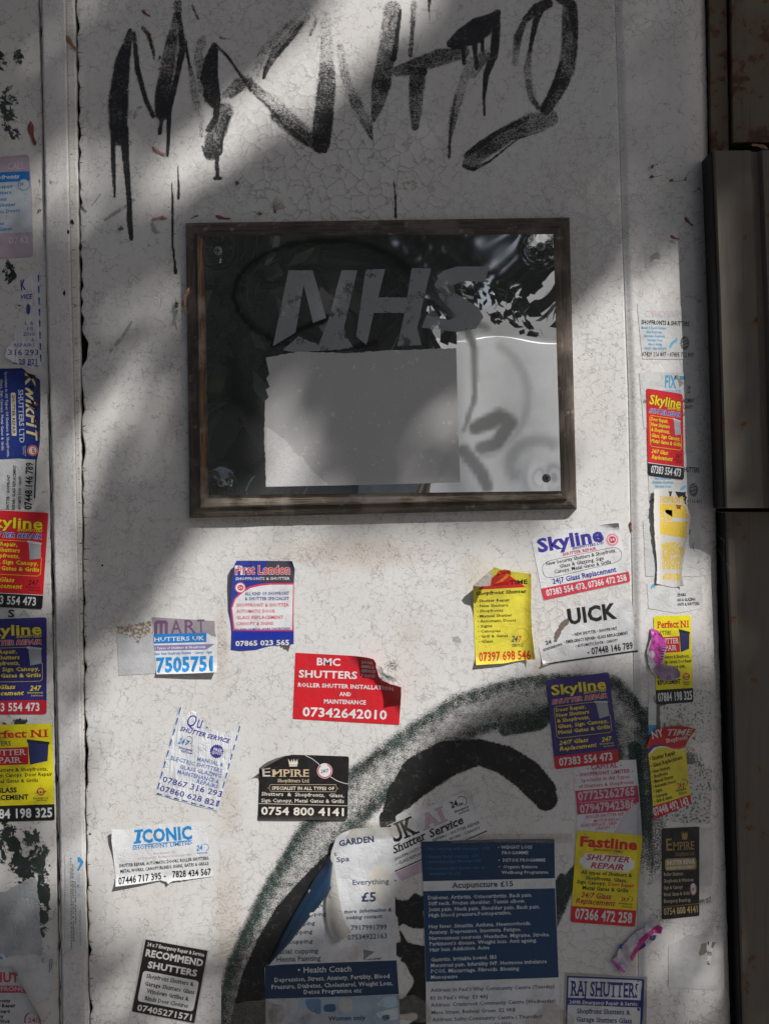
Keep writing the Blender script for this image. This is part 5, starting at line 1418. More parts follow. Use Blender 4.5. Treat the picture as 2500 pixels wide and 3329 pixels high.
P([(322,1535),(370,1495),(430,1485),(520,1512),(590,1513),(638,1493),(640,1518),(560,1532),(470,1505),(400,1505),(330,1570)], WHITE, 2, 'printed_swoosh'); P([(316,1520),(360,1488),(425,1478),(475,1492),(420,1492),(370,1505),(324,1560)], (0.06,0.04,0.20), 3, 'printed_swoosh'); P([(480,1492),(520,1508),(590,1508),(640,1488),(638,1508),(580,1524),(530,1520)], (0.60,0.20,0.03), 3, 'printed_swoosh')
T('NY',360,1432,455,1405,68,WHITE,'b'); T('TIME',480,1402,690,1397,56,(0.55,0.52,0.50),'bi'); T('Shopfronts',475,1466,655,1432,34,WHITE)
for a in (('• Shutter Repair',338,1620,555,1562,34),('• Glass Replacement',345,1678,615,1600,34),('• New Shutters',352,1725,508,1685,27),('• Shopfronts',355,1766,490,1733,27),('• Manual Shutter',360,1808,540,1762,27),('• Automatic Doors',365,1850,558,1800,27),('• Signs',370,1890,442,1872,27),('• Canopies',373,1935,487,1905,27),('• Grill & Gates',377,1976,527,1932,27)): T(*a[:5], a[5], BLACK, 'b')
T('24',575,1852,610,1842,46,RED,'bi'); T('7',614,1846,640,1838,34,BLACK,'bi'); RING(625,1800,30,4,BLACK,2,-120,70); T('Emergency',558,1880,645,1858,20,BLACK,'i'); T('Services',580,1905,648,1888,20,BLACK,'i')
P([(364,2000),(678,1902),(688,1978),(384,2108),(370,2090)], (0.55,0.015,0.03), 1, 'printed_band'); T('07448 492 143',376,2082,670,1985,66,WHITE,'b')
S('sticker', 'narrow blank strip under the top of the leaning yellow sticker', 'sticker', R3, [(325,930),(372,945),(365,1100),(392,1140),(390,1318),(325,1322)], (0.60,0.60,0.60), 1, bumpy=.4)
P([(325,1316),(392,1314),(388,1345),(345,1395),(325,1398)], (0.06,0.30,0.55), 1)
S('sticker', 'blank grey rectangle of old film beside the black upright sticker', 'sticker', R4, [(440,765),(600,768),(602,990),(590,1190),(440,1195)], (0.56,0.55,0.53), 1, jagged=.9, bumpy=.3)
S('sticker', 'torn white scrap with black digits right of the black upright sticker', 'sticker', R4, [(480,1245),(540,1238),(612,1262),(615,1285),(600,1318),(490,1350)], (0.62,0.62,0.60), 1, jagged=1, bumpy=.3)
T('999 007',498,1332,590,1312,38,BLACK,'')
S('sticker', 'black upright sticker with gold crown and lettering on the frame', 'sticker', R4, [(222,770),(497,757),(496,1410),(222,1438)], (0.012,0.010,0.011), 2, rad=5)
GD = (0.36,0.24,0.07)
P([(365,790),(375,815),(378,792),(388,815),(392,790),(398,815),(405,792),(412,815),(405,852),(372,852)], GD, 2, 'crown')
T('E',256,932,298,930,86,GD,'s'); T('MPIRE',303,930,460,922,58,GD,'s'); T('Shopfitters Ltd',322,972,460,965,26,(0.25,0.18,0.08),'s')
P([(245,1010),(255,992),(465,984),(475,1005),(475,1055),(465,1070),(255,1080),(245,1060)], (0.40,0.28,0.06), 1); T('SHUTTER REPAIR',257,1038,465,1028,32,WHITE,'b'); T('& GLASS REPLACEMENT',257,1070,463,1060,20,WHITE,'b')
for a in (('Roller Shutters',238,1120,378,1113),('Shopfronts & Windows',238,1168,455,1158),('Sign & Canopy',238,1218,375,1210),('Metal Gates & Grills',238,1268,427,1255),('Emergency Board up',238,1316,432,1305)): T(*a, 26, (0.55,0.48,0.33), '')
C(452,1215,25,WHITE,2,44); RING(452,1215,24,5,RED,3,-60,220,42); T('24/7',438,1228,468,1222,20,BLACK,'i',4); LINE([(224,1347),(496,1320)], 3, GD, 2); T('0754 800 4141',238,1404,485,1383,48,(0.50,0.38,0.16),'b')
S('sticker', 'large blank rectangle of grey film low on the frame with a torn patch', 'sticker', R4, [(270,1640),(400,1560),(560,1548),(690,1552),(688,1700),(675,1962),(480,1950),(270,1945)], (0.57,0.56,0.55), 1, jagged=.6, bumpy=.25)
P([(560,1605),(600,1600),(580,1640),(600,1660),(570,1690),(590,1720),(575,1770),(550,1740),(560,1690),(545,1640)], WHITE, 1, 'torn_patch', jagged=2); T('fro',555,1700,585,1705,34,BLACK,'i'); T('G',552,1772,572,1770,26,BLACK,'b')
P([(515,1615),(555,1605),(550,1640),(560,1680),(500,1705),(490,1680)], (0.25,0.21,0.18), 2, 'torn_patch', jagged=2); P([(590,1605),(625,1608),(600,1650),(585,1640)], (0.22,0.18,0.16), 2, 'torn_patch', jagged=2)
C(563,1612,5,BLACK,3,14,'printed_mark')

# ------------------------------------------------------------ the column on the left panel
S('sticker', 'faded pink and blue sticker, topmost at the left edge', 'sticker', F4, [(-200,95),(240,60),(262,78),(285,400),(298,960),(282,980),(-200,1010)], (0.42,0.34,0.40), 1, rad=4, bumpy=.4, rough=.25)
P([(-200,320),(270,300),(296,756),(-200,772)], (0.42,0.46,0.50), 1); P([(-200,228),(262,206),(270,292),(-200,320)], (0.02,0.15,0.45), 2)
T('Shopfronts',-120,286,175,272,36,(0.5,0.55,0.60),'bi'); LB3 = (0.03,0.16,0.42)
T('CALL',70,195,225,185,60,(0.50,0.44,0.49),'b'); T('0742',80,860,260,850,56,(0.52,0.47,0.51),'b')
for a in (('Shutter Repair',-200,370,120,356),('New Shutters',-200,427,103,412),('Shopfronts',-130,483,62,472),('Manual Shutter',-160,540,143,520),('Automatic Doors',-170,600,180,573),('Canopies',-140,705,38,690),('Grill & Gates',-160,758,106,738)): T(*a, 30, LB3, 'b')
C(215,328,52,(0.42,0.46,0.50),3); RING(215,328,54,6,LB3,4); T('24',180,340,212,335,28,LB3,'bi',5)
S('sticker', 'torn crinkled white scrap with navy digits above the blue sideways sticker', 'sticker', F4,
  [(285,1132),(350,1135),(358,1300),(372,1560),(374,1960),(290,1978),(225,1960),(150,1945),(110,1920),(65,1890),(75,1800),(100,1770),(130,1720),(125,1670),(150,1650),(195,1655),(235,1600),(215,1560),(245,1450),(235,1400),(180,1362),(190,1230),(240,1180)], (0.62,0.62,0.64), 1,
  crease=True, bumpy=.9, jagged=1.6, rough=.35, curl=[(150,1850,-1,.1,.02)])
T('K',190,1280,240,1270,88,NV,'bi'); T('VICE',187,1360,295,1355,42,NV,'bi'); P(star(255,1450,22,17,10,2.6), NV, 2, 'star_badge')
for a in (('L &',225,1590,305,1588),('IS',245,1640,305,1638),('ZING',207,1690,312,1688),('&',280,1740,310,1740),('REPAIRS',124,1790,315,1786)): T(*a, 30, (0.16,0.17,0.38), '')
T('316 293',80,1864,345,1862,48,NV,'s'); T('28 821',170,1948,338,1945,48,NV,'s')
dashes((346,1140),(368,1960),8,14,DC); dashes((120,1935),(370,1965),4,12,DC)
S('sticker', 'white sticker with sideways black phone digits under the blue sideways one', 'sticker', F5, [(-200,900),(327,900),(322,1100),(320,1300),(305,1345),(100,1400),(-200,1400)], (0.50,0.50,0.51), 1, bumpy=.6, rough=.3, metal=.15)
T('07448 146 789',283,1400,297,978,62,BLACK,'b'); T('SHUTTER • SHOPFRONT',80,1400,92,1090,25,BLACK,'b'); T('REPAIR• GLASS REPLACEMENT',133,1400,145,1000,25,BLACK,'b'); T('AUTOMATIC DOOR • CANOPY',188,1400,195,1100,25,BLACK,'b'); LINE([(325,950),(312,1300)], 12, BLACK, 2)
S('sticker', 'dark blue sideways sticker with gold and silver lettering', 'sticker', F5, [(-200,135),(205,128),(262,185),(355,225),(380,245),(378,400),(368,600),(360,800),(335,952),(160,940),(-200,960)], (0.015,0.03,0.16), 2, rad=3, rough=.2, curl=[(300,500,1,-.1,.02)], bumpy=.5)
T('KwikFiT',228,168,243,785,92,(0.60,0.52,0.30),'bi',3,out=(BLACK,.02)); T('SHUTTERS LTD',165,322,178,800,42,(0.38,0.42,0.50),'s')
P([(97,350),(140,350),(150,738),(107,735)], (0.50,0.45,0.30), 1, rad=3); T('SHUTTER REPAIR',107,368,114,722,26,(0.03,0.04,0.10),'b')
T('Specialist In All Types Of Shutters & Shopfronts,',42,160,65,930,23,(0.40,0.42,0.46),''); T('Glass, Sign Canopy, Metal Gates & Grills',3,225,14,870,23,(0.40,0.42,0.46),'')
C(295,870,48,(0.55,0.50,0.42),2); RING(295,870,46,11,RED,3); T('24/7',288,845,292,895,22,BLACK,'b',4); T('Emergency',222,828,226,920,11,(0.4,0.42,0.46),''); T('Service',205,835,208,905,11,(0.4,0.42,0.46),'')
C(332,455,12,RED,3); C(335,712,12,RED,3)
S('sticker', 'white scrap with sideways letters showing between the red and dark blue stickers', 'sticker', F6, [(-200,660),(180,690),(215,720),(240,760),(235,780),(-200,790)], (0.56,0.56,0.57), 1, bumpy=.5)
T('S',55,752,100,752,50,BLACK,'bs'); T('A',125,750,205,750,44,(0.35,0.35,0.36),'')
skyline_vertical('red sticker cut by the left edge of the photo', RED, (0.014,0.013,0.016), (0.03,0.04,0.40), [F6(-150,12), F6(333,36), F6(290,697), F6(-160,675)], layer=3)
skyline_vertical('dark blue sticker at the left edge below the red one', (0.03,0.025,0.17), (0.52,0.015,0.03), RED, [F6(-165,770), F6(320,752), F6(320,1416), F6(-165,1420)], layer=2)
perfect_vertical('large yellow sticker with black strip at the left edge of the photo', [F6(-170,1495), F6(356,1481), F6(376,2143), F6(-155,2160)], layer=2)
S('sticker', 'crumpled silver foil sheet low on the peeling panel', 'sticker', L5, [(-300,930),(60,910),(110,870),(180,850),(250,800),(330,765),(362,790),(370,930),(390,1000),(400,1290),(420,1400),(415,1545),(-300,1545)], (0.42,0.43,0.45), 1, rough=.34, metal=.3, bumpy=.9, jagged=2.2, waves=(1.2,.06,.04,0))
S('sticker', 'white strip with blue marks between the foil and the red lettered poster', 'sticker', L5, [(-300,1520),(160,1532),(430,1535),(530,1545),(525,1900),(430,2000),(-300,1660)], (0.52,0.53,0.54), 2, bumpy=.5)
P([(0,1545),(25,1560),(25,1580),(0,1575)], (0.02,0.16,0.55), 1, 'printed_mark'); P([(48,1535),(78,1518),(78,1555),(62,1565)], (0.02,0.16,0.55), 1, 'printed_mark'); T('Emergency',495,1705,500,1575,14,BLACK,'b'); T('Services',515,1680,520,1580,14,BLACK,'b'); RING(440,1590,24,6,BLACK,1,100,260)
S('sticker', 'pale sticker with red capitals and a folded right side in the bottom left corner', 'sticker', L5, [(-400,1640),(150,1650),(195,1680),(200,1790),(290,1940),(420,2110),(440,2400),(-400,2400)], (0.46,0.47,0.49), 3, bumpy=.5, curl=[(180,1900,1,-.5,.02)])
T('SHUT',-120,1802,192,1802,92,(0.45,0.03,0.05),'k'); P([(-400,1838),(235,1838),(285,1908),(-400,1912)], (0.40,0.03,0.05), 1); T('SHOPFRONT',-170,1895,240,1890,44,(0.5,0.48,0.49),'')
for a in (('Shopfronts',-120,2007,103,2003),('Shutter Repair',-150,2055,158,2050),('Door Board',-150,2110,97,2108),('Canopy',-130,2162,38,2158),('All Metal Work',-150,2212,102,2208)): T(*a, 33, BLACK, 'k')
RING(330,2180,92,16,(0.42,0.03,0.06),1,-200,40); T('24/7',278,2206,415,2200,48,(0.42,0.03,0.06),'')
S('sticker', 'cracked white strip with faint sideways lettering on the left batten', 'sticker', L5, [(655,540),(668,505),(720,495),(810,490),(835,620),(850,1000),(858,1492),(760,1530),(655,1562)], (0.60,0.60,0.60), 1, bumpy=.5, jagged=.5)
T('ALL TYPE OF SHOPFRONTS & SHUTTERS',704,560,712,1470,13,(0.10,0.10,0.11),''); T('DOOR REPAIRS GLASS & GLAZING',723,630,733,1388,13,(0.10,0.10,0.11),''); T('SHUTTER REPAIRS',746,790,753,1210,13,(0.10,0.10,0.11),''); T('Emergency Service',797,1080,800,1425,11,(0.12,0.12,0.13),'')
P([(775,560),(800,555),(838,605),(785,700),(770,690),(805,612),(780,610)], (0.05,0.30,0.60), 1, 'printed_mark'); T('TEAM UK',770,720,778,960,26,(0.40,0.50,0.62),'b')

# sweet wrappers (plain, no character)
def wrapper(label, fr, pts, parts, h0=4, amp=7, seed=5, fn=None):
    root = crumple('sweet_wrapper', fr, pts, (0.55,0.50,0.55), h0, amp, seed, rough=.3, fn=fn)
    tag(root, label, 'sweet wrapper', 'sweet wrappers stuck to the door')
    for nm, poly, c, dh in parts:
        V, Fc = bisected([fr(*p) for p in poly], 7)
        vs = []
        for x, y in V:
            n = noise.noise(Vector((x * .035, y * .035, seed))) + .3 * noise.noise(Vector((x * .10, y * .10, seed + 3)))
            vs.append(W(x, y, h0 + amp * (n + .8) + (fn(x, y) if fn else 0) + ground(x, y) + dh * 2.2))
        mkc(nm, vs, Fc, ink(c, .3, .4), root)
    return root
wrapper('crushed magenta sweet wrapper over the edge of the yellow sticker on the frame', R3,
        [(345,492),(395,512),(440,560),(468,620),(478,650),(460,720),(440,790),(500,815),(560,830),(592,870),(585,910),(520,938),(440,935),(390,900),(345,860),(320,790),(308,690),(325,640),(350,560),(340,520)],
        [('magenta_panel', [(348,496),(395,514),(440,562),(468,622),(474,650),(455,700),(440,760),(412,803),(380,790),(345,720),(330,670),(350,600),(342,520)], (0.62,0.08,0.42), .5),
         ('film_tail', [(395,800),(440,792),(500,818),(560,832),(590,872),(583,908),(520,935),(440,930),(392,895),(360,840)], (0.30,0.20,0.30), .5),
         ('printed_mark', [(350,560),(378,530),(388,548),(362,585)], (0.25,0.03,0.22), .9), ('printed_mark', [(355,630),(372,600),(376,622),(362,645)], (0.25,0.03,0.22), .9),
         ('white_roundel', disc(348,718,26,34,12), (0.62,0.55,0.60), .9)] +
        [('barcode_bar', [(432 + 4*k*.0 + 3, 655 + 11*k), (464 - k*2.2, 655 + 11*k), (464 - k*2.2, 660 + 11*k), (430 - k*1.5, 660 + 11*k)], (0.08,0.02,0.08) if k % 2 else (0.6,0.55,0.6), 1.0) for k in range(12)],
        3.5, 6, 5)
wrapper('twisted pink and white wrapper at the lower right between sticker and frame', J6,
        [(940,735),(958,712),(1000,678),(1018,620),(1060,560),(1110,520),(1150,478),(1200,420),(1290,370),(1350,297),(1430,295),(1470,330),(1494,365),(1475,425),(1440,430),(1405,500),(1350,510),(1310,560),(1260,600),(1225,670),(1165,735),(1130,790),(1105,840),(1078,858),(1000,808)],
        [('magenta_stripe', [(1140,685),(1200,590),(1240,500),(1300,430),(1390,375),(1440,330),(1490,365),(1470,425),(1400,425),(1340,455),(1290,530),(1225,640),(1165,732)], (0.48,0.03,0.22), .6),
         ('magenta_edge', [(942,735),(958,714),(1010,765),(1060,800),(1100,842),(1078,858),(1000,808)], (0.55,0.10,0.42), .6),
         ('navy_patch', [(1345,450),(1430,432),(1400,500),(1340,480)], (0.05,0.02,0.16), .8), ('navy_patch', [(1255,560),(1300,520),(1310,555),(1262,600),(1240,620)], (0.05,0.02,0.16), .8),
         ('white_bubble', disc(1200,468,34,36,14), (0.62,0.58,0.60), .9), ('white_bubble', disc(1140,575,38,30,14), (0.60,0.52,0.54), .9), ('white_bubble', disc(1340,335,36,26,14), (0.52,0.48,0.48), .9),
         ('blue_outline', [(1025,600),(1045,550),(1080,545),(1058,570),(1062,600)], (0.04,0.06,0.40), 1.0)],
        5, 11, 9)
flush_text()

# clear tape over the posters
def tape_mat():
    t = NT('clear_tape')
    n, _ = t.noise(30, 4, 0.6, t.mapping((1, 1, 2.5))); n2, _ = t.noise(120, 4, .65)
    tr = t.n('ShaderNodeBsdfTransparent'); tr.inputs[0].default_value = (0.90, 0.88, 0.84, 1)
    gl = t.n('ShaderNodeBsdfGlossy'); gl.inputs['Roughness'].default_value = 0.22
    df = t.n('ShaderNodeBsdfDiffuse'); df.inputs[0].default_value = (0.45, 0.43, 0.40, 1)
    nr = t.bump(t.math('ADD', n, n2), 0.8, 0.0025)
    t.l(nr, gl.inputs['Normal'])
    m1 = t.n('ShaderNodeMixShader'); m1.inputs[0].default_value = 0.10; t.l(tr.outputs[0], m1.inputs[1]); t.l(gl.outputs[0], m1.inputs[2])
    m2 = t.n('ShaderNodeMixShader'); t.l(t.ramp(n2, .45, .8, .05, .30), m2.inputs[0]); t.l(m1.outputs[0], m2.inputs[1]); t.l(df.outputs[0], m2.inputs[2])
    t.l(m2.outputs[0], t.out.inputs['Surface'])
    return t.m
TM = tape_mat()
def tape(label, fr, pts, h, amp=2, seed=1):
    V, Fc = bisected(jag([fr(*p) for p in pts], .8, 9, seed), 10)
    o = mk('clear_tape', [W(x, y, h + amp * (noise.noise(Vector((x*.05, y*.05, seed))) + .6)) for x, y in V], Fc, TM)
    tag(o, label, 'tape', 'strips of clear tape holding the posters')
tape('clear tape along the top of the tall blue poster', U4, [(850,560),(1620,560),(1625,635),(1460,638),(900,632),(600,640),(560,625)], 4.2, 1.2, 1)
tape('crinkled clear tape over the lower right edge of the tall blue poster', U4, [(1390,2020),(1440,2000),(1580,2100),(1640,2150),(1640,2300),(1330,2300),(1200,2180),(1300,2120)], 5.0, 6, 2)
tape('clear tape bridging the two posters at the bottom', U4, [(100,1960),(250,1955),(370,2020),(400,2090),(400,2200),(120,2170)], 4.5, 2, 3)
tape('clear tape at the left foot of the folded poster', G3, [(120,1700),(300,1665),(430,1660),(520,1700),(520,1840),(420,1900),(90,1900)], 4.5, 2, 4)
tape('clear tape over the torn top of the folded poster', G3, [(1060,230),(1200,190),(1450,170),(1640,150),(1650,240),(1480,300),(1100,320),(1040,290)], 9, 2, 5)

# ------------------------------------------------------------ things blown onto the door
SEEDM = {'red': simple('dry_red_key', (0.22,0.05,0.03), .5), 'tan': simple('dry_tan_key', (0.30,0.17,0.07), .6), 'pink': simple('pale_pink_key', (0.42,0.22,0.16), .55)}
GRN = simple('green_blossom', (0.13,0.17,0.03), .6); STM = simple('dry_stem', (0.10,0.07,0.04), .7); PETAL = simple('brown_petal', (0.16,0.07,0.05), .5)
WEB = simple('cobweb_thread', (0.45,0.44,0.42), .5)
def gh(x, y):
    base = ground(x, y)
    a, b = PL(55, 40), PL(1600, 1220)
    return base
def winged_seed(fr, x, y, L, ang, kind, label, hh=None):
    """a nutlet and a curved papery wing"""
    x, y = fr(x, y); L = L / fr.k; a = math.radians(ang); ca, sa = math.cos(a), math.sin(a)
    h0 = (hh if hh is not None else gh(x, y) + 1.5)
    vs, fs = [], []; n = 12
    for k in range(n + 1):
        t = k / n
        w = L * (0.13 * math.sin(math.pi * min(1, t * 3.2) * .5) * (1 if t < .32 else 1 - .55 * (t - .32) / .3 if t < .62 else .45 + .1 * math.sin((t-.62)*5)))
        if t > .93: w *= (1 - t) / .07
        cx = (t - .35) * L; cy = L * .10 * math.sin(t * 2.6)
        th = L * .10 * max(0, 1 - abs(t - .2) / .2) + .3
        for s_, dz in ((-1, 0.3), (-.5, th), (.5, th), (1, 0.3)):
            px, py = cx, cy + w * s_
            vs.append(W(x + px*ca - py*sa, y + px*sa + py*ca, h0 + dz + 2.2 * t))
        if k:
            for i in range(3): p = (k-1)*4 + i; fs.append((p, p+1, p+5, p+4))
    o = mk('winged_seed', vs, fs, SEEDM[kind], smooth=True); tag(o, label, 'winged seed', 'dry winged seeds caught on the door')
def tube(pts, r, n=5):
    vs, fs = [], []
    for k, p in enumerate(pts):
        p = Vector(p); d = (Vector(pts[min(k+1, len(pts)-1)]) - Vector(pts[max(k-1, 0)])).normalized()
        u = d.orthogonal().normalized(); v = d.cross(u)
        rr = r[k] if isinstance(r, (list, tuple)) else r
        for i in range(n): a = 6.2832*i/n; vs.append(p + (u*math.cos(a) + v*math.sin(a)) * rr)
        if k:
            for i in range(n): m = (i+1) % n; a0 = (k-1)*n; b0 = k*n; fs.append((a0+i, a0+m, b0+m, b0+i))
    return vs, fs
def blossom(fr, x, y, r, ang, label, hh=None, L=None):
    x, y = fr(x, y); r = r / fr.k; L = (L or 40) / fr.k; a = math.radians(ang)
    h0 = (hh if hh is not None else gh(x, y)) + r
    rr = random.Random(int(x * 7 + y)); vs, fs = [], []
    for q in range(9):
        an = rr.uniform(0, 6.28); d = r * rr.uniform(.2, .8); c = (x + d*math.cos(an), y + d*math.sin(an), h0 + rr.uniform(-.3, .6) * r)
        s_ = r * rr.uniform(.3, .5); b = len(vs)
        for dx, dy, dz in ((1,0,0),(-1,0,0),(0,1,0),(0,-1,0),(0,0,1),(0,0,-1)): vs.append(W(c[0]+dx*s_, c[1]+dy*s_, c[2]+dz*s_))
        for t in ((0,2,4),(2,1,4),(1,3,4),(3,0,4),(2,0,5),(1,2,5),(3,1,5),(0,3,5)): fs.append(tuple(b+i for i in t))
    o = mk('blossom', vs, fs, GRN); tag(o, label, 'blossom', 'tiny green blossoms caught on the door')
    pts = [W(x + t*L*math.cos(a) - 6*t*t*math.sin(a), y + t*L*math.sin(a) + 3*math.sin(t*3), h0 + 2*t) for t in (0,.25,.5,.75,1)]
    v2, f2 = tube(pts, .8*K, 4); mkc('stem', v2, f2, STM, o)
winged_seed(F1, 785, 65, 62, 35, 'red', 'small red seed at the top edge above the letter M')
winged_seed(F1, 385, 218, 110, 52, 'tan', 'large tan seed resting on the joint at the upper left')
winged_seed(F1, 802, 182, 46, 80, 'red', 'orange red seed on the dark drips between the strokes of the first letter')
winged_seed(F1, 888, 366, 58, 155, 'pink', 'pale pink seed on the second leg of the first letter')
winged_seed(F1, 850, 806, 88, 28, 'pink', 'pinkish seed in the bright patch under the first letter')
winged_seed(F1, 178, 695, 140, 74, 'red', 'long red seed on the peeling panel at the left')
winged_seed(F1, 450, 1118, 55, 45, 'tan', 'brown seed across the joint above the plaque, far left')
winged_seed(F1, 877, 1185, 90, 170, 'pink', 'pinkish seed just left of the plaque top')
winged_seed(F1, 1068, 1182, 50, 150, 'tan', 'brown seed above the left end of the plaque top', 30)
winged_seed(F1, 1200, 1184, 88, 8, 'red', 'orange red seed lying on the top edge of the plaque', 44)
winged_seed(F1, 216, 972, 24, 60, 'red', 'tiny dark red seed by the left joint')
winged_seed(F1, 285, 982, 26, 30, 'pink', 'tiny pale seed on the wide batten')
winged_seed(F1, 706, 766, 22, 30, 'red', 'tiny red seed on the longest drip')
winged_seed(F3, 1105, 1488, 90, 42, 'red', 'red seed on the right frame below the blossoms')
winged_seed(F3, 1008, 1600, 70, 20, 'red', 'bent reddish seed on the right frame above the grey smudge')
winged_seed(F3, 1572, 1315, 44, 0, 'red', 'dull red seed on the metal guide', 58)
winged_seed(F3, 1600, 1010, 120, 190, 'pink', 'long pale seed lying in the black hole of the metal guide', 20)
winged_seed(PL, 72, 345, 70, 100, 'pink', 'pale pink seed hooked on the left side of the plaque', 50)
winged_seed(PL, 58, 385, 60, 70, 'tan', 'brown seed hanging at the left side of the plaque', 40)
winged_seed(R2, 165, 1760, 84, 80, 'red', 'curled brown petal like seed near the white tilted sticker')
blossom(F1, 600, 527, 13, 200, 'green blossom on the left leg of the first letter', None, 8)
blossom(F1, 870, 316, 12, 120, 'green blossom near the top of the second leg', None, 20)
blossom(F1, 1282, 992, 14, 300, 'green blossom in the shade right of the short drip')
blossom(F1, 1407, 1156, 13, 200, 'green blossom above the plaque top')
blossom(F1, 657, 1240, 15, 235, 'pale green blossom beside the end of the longest drip')
blossom(F3, 866, 1132, 15, 320, 'green blossom with a bent stalk, upper one on the right frame')
blossom(F3, 858, 1200, 15, 350, 'green blossom on the right frame directly below the first', None, 75)
blossom(F3, 992, 1230, 15, 355, 'green blossom on the right frame in the middle of the cluster', None, 90)
blossom(F3, 1088, 1218, 13, 285, 'yellowish blossom with an upright stalk on the right frame', None, 60)
blossom(F3, 1186, 1272, 11, 150, 'yellowish blossom at the shaded edge of the right frame', None, 50)
blossom(F3, 1334, 1150, 12, 270, 'dull green blossom on the metal guide', 50, 40)
blossom(PL, 20, 380, 14, 250, 'green blossom clinging just left of the plaque', None, 30)
# wiry tuft above the plaque
vs, fs = [], []
for k in range(7):
    a0 = F1(1495 - k*2, 1150); e = F1(1500 + k * 8, 1062 + k * 5)
    pts = [W(lerp(a0[0], e[0], t) - 14 * math.sin(t * 3.1) , lerp(a0[1], e[1], t) + 3*k*t, 3 + 6 * t) for t in (0, .2, .4, .6, .8, 1)]
    v2, f2 = tube(pts, .75 * K, 4); b = len(vs); vs += v2; fs += [tuple(i + b for i in f) for f in f2]
tag(mk('dry_tuft', vs, fs, simple('rust_brown_fibre', (0.12,0.05,0.03), .7)), 'wiry brown tuft of dry flower stalks on the board above the plaque', 'dry tuft')
vs, fs = [], []
for k in range(6):
    a0 = PL(440 + k*12, 60 + k*2); pts = [W(a0[0] + 60*t, a0[1] - 8*math.sin(t*6 + k) + 10*t, 46 + 5*math.sin(t*3 + k)) for t in (0,.2,.4,.6,.8,1)]
    v2, f2 = tube(pts, .6*K, 4); b = len(vs); vs += v2; fs += [tuple(i + b for i in f) for f in f2]
tag(mk('dry_stalks', vs, fs, STM), 'thin dry stalks tangled on the top edge of the plaque', 'dry stalks')
# cobweb strands across the dark gap
vs, fs = [], []
for (p, q, sag) in (((2226,590),(2312,522),20),((2215,1665),(2372,1640),8),((2225,1640),(2372,1668),6),((2290,1700),(2345,1760),4),((2300,655),(2335,650),4),((2290,810),(2420,860),10),((2200,950),(2318,800),6),((2380,800),(2410,840),3),((2330,1780),(2362,1850),5)):
    pts = [W(lerp(p[0], q[0], t), lerp(p[1], q[1], t) + sag*math.sin(math.pi*t), lerp(8, 48, t)) for t in (0,.25,.5,.75,1)]
    v2, f2 = tube(pts, .28 * K, 3); b = len(vs); vs += v2; fs += [tuple(i + b for i in f) for f in f2]
tag(mk('cobweb', vs, fs, WEB), 'loose cobweb strands across the dark gap beside the metal guide', 'cobweb')
# grey old scuffs
SC = worn_vinyl('grey_scuff', (0.33,0.325,0.32), (0.60,0.585,0.57), .5, .6, 80)
for fr, poly, lab in ((F1, [(745,575),(775,572),(752,600),(728,645),(718,640),(725,605)], 'short grey scuff right of the longest black stroke'),
                 (F1, [(560,1190),(600,1155),(700,1090),(725,1070),(735,1082),(680,1125),(620,1165),(570,1196)], 'long slanting grey scuff near the end of the long drip'),
                 (F1, [(495,1112),(520,1075),(545,1040),(548,1046),(520,1090),(498,1116)], 'thin grey scuff near the board joint'),
                 (F3, [(850,1740),(880,1712),(905,1705),(925,1735),(915,1755),(880,1752),(850,1775)], 'grey smudge on the right frame above the top sticker'),
                 (F3, [(975,1628),(1005,1622),(1030,1648),(990,1645)], 'small grey smudge on the right frame under the seeds'),
                 (F1, [(812,1210),(830,1200),(850,1245),(880,1250),(882,1260),(840,1262),(818,1245)], 'round grey smudge at the left shoulder of the plaque'),
                 (M7, [(1150,490),(1195,485),(1212,505),(1222,555),(1200,540),(1160,548)], 'grey pick mark in the paint left of the yellow sticker with the folded corner'),
                 (PL, [(-250,560),(-200,500),(-160,440),(-155,448),(-195,520),(-245,572)], 'grey scuff on the board left of the plaque')):
    V, Fc = bisected(jag([fr(*p) for p in poly], 1, 6, 3), None)
    g = max(ground(*v) for v in V)
    tag(mk('scuff', [W(a, b, g + .3) for a, b in V], Fc, SC), lab, 'scuff', 'old grey scuffs in the paint')

# ------------------------------------------------------------ street behind the photographer
def asphalt():
    t = NT('street_paving'); n, _ = t.noise(3, 4, .6); n2, _ = t.noise(90, 3, .6)
    br = t.n('ShaderNodeTexBrick'); br.inputs['Scale'].default_value = 1.6; br.inputs['Mortar Size'].default_value = .012
    t.l(t.pos(), br.inputs['Vector'])
    c = t.mix(n, (0.10,0.098,0.095), (0.15,0.145,0.14)); c = t.mix(t.math('MULTIPLY', br.outputs['Fac'], .6), c, (0.08,0.08,0.075)); c = t.mix(t.ramp(n2,.5,.8,0,.4), c, (0.14,0.13,0.12))
    return t.set(Base_Color=c, Roughness=.85, Normal=t.bump(n2, .3, .003))
g = mk('pavement', [Vector(v) for v in ((-60,-120,0),(60,-120,0),(60,1,0),(-60,1,0))], [(0,1,2,3)], asphalt()); tag(g, kind='structure')

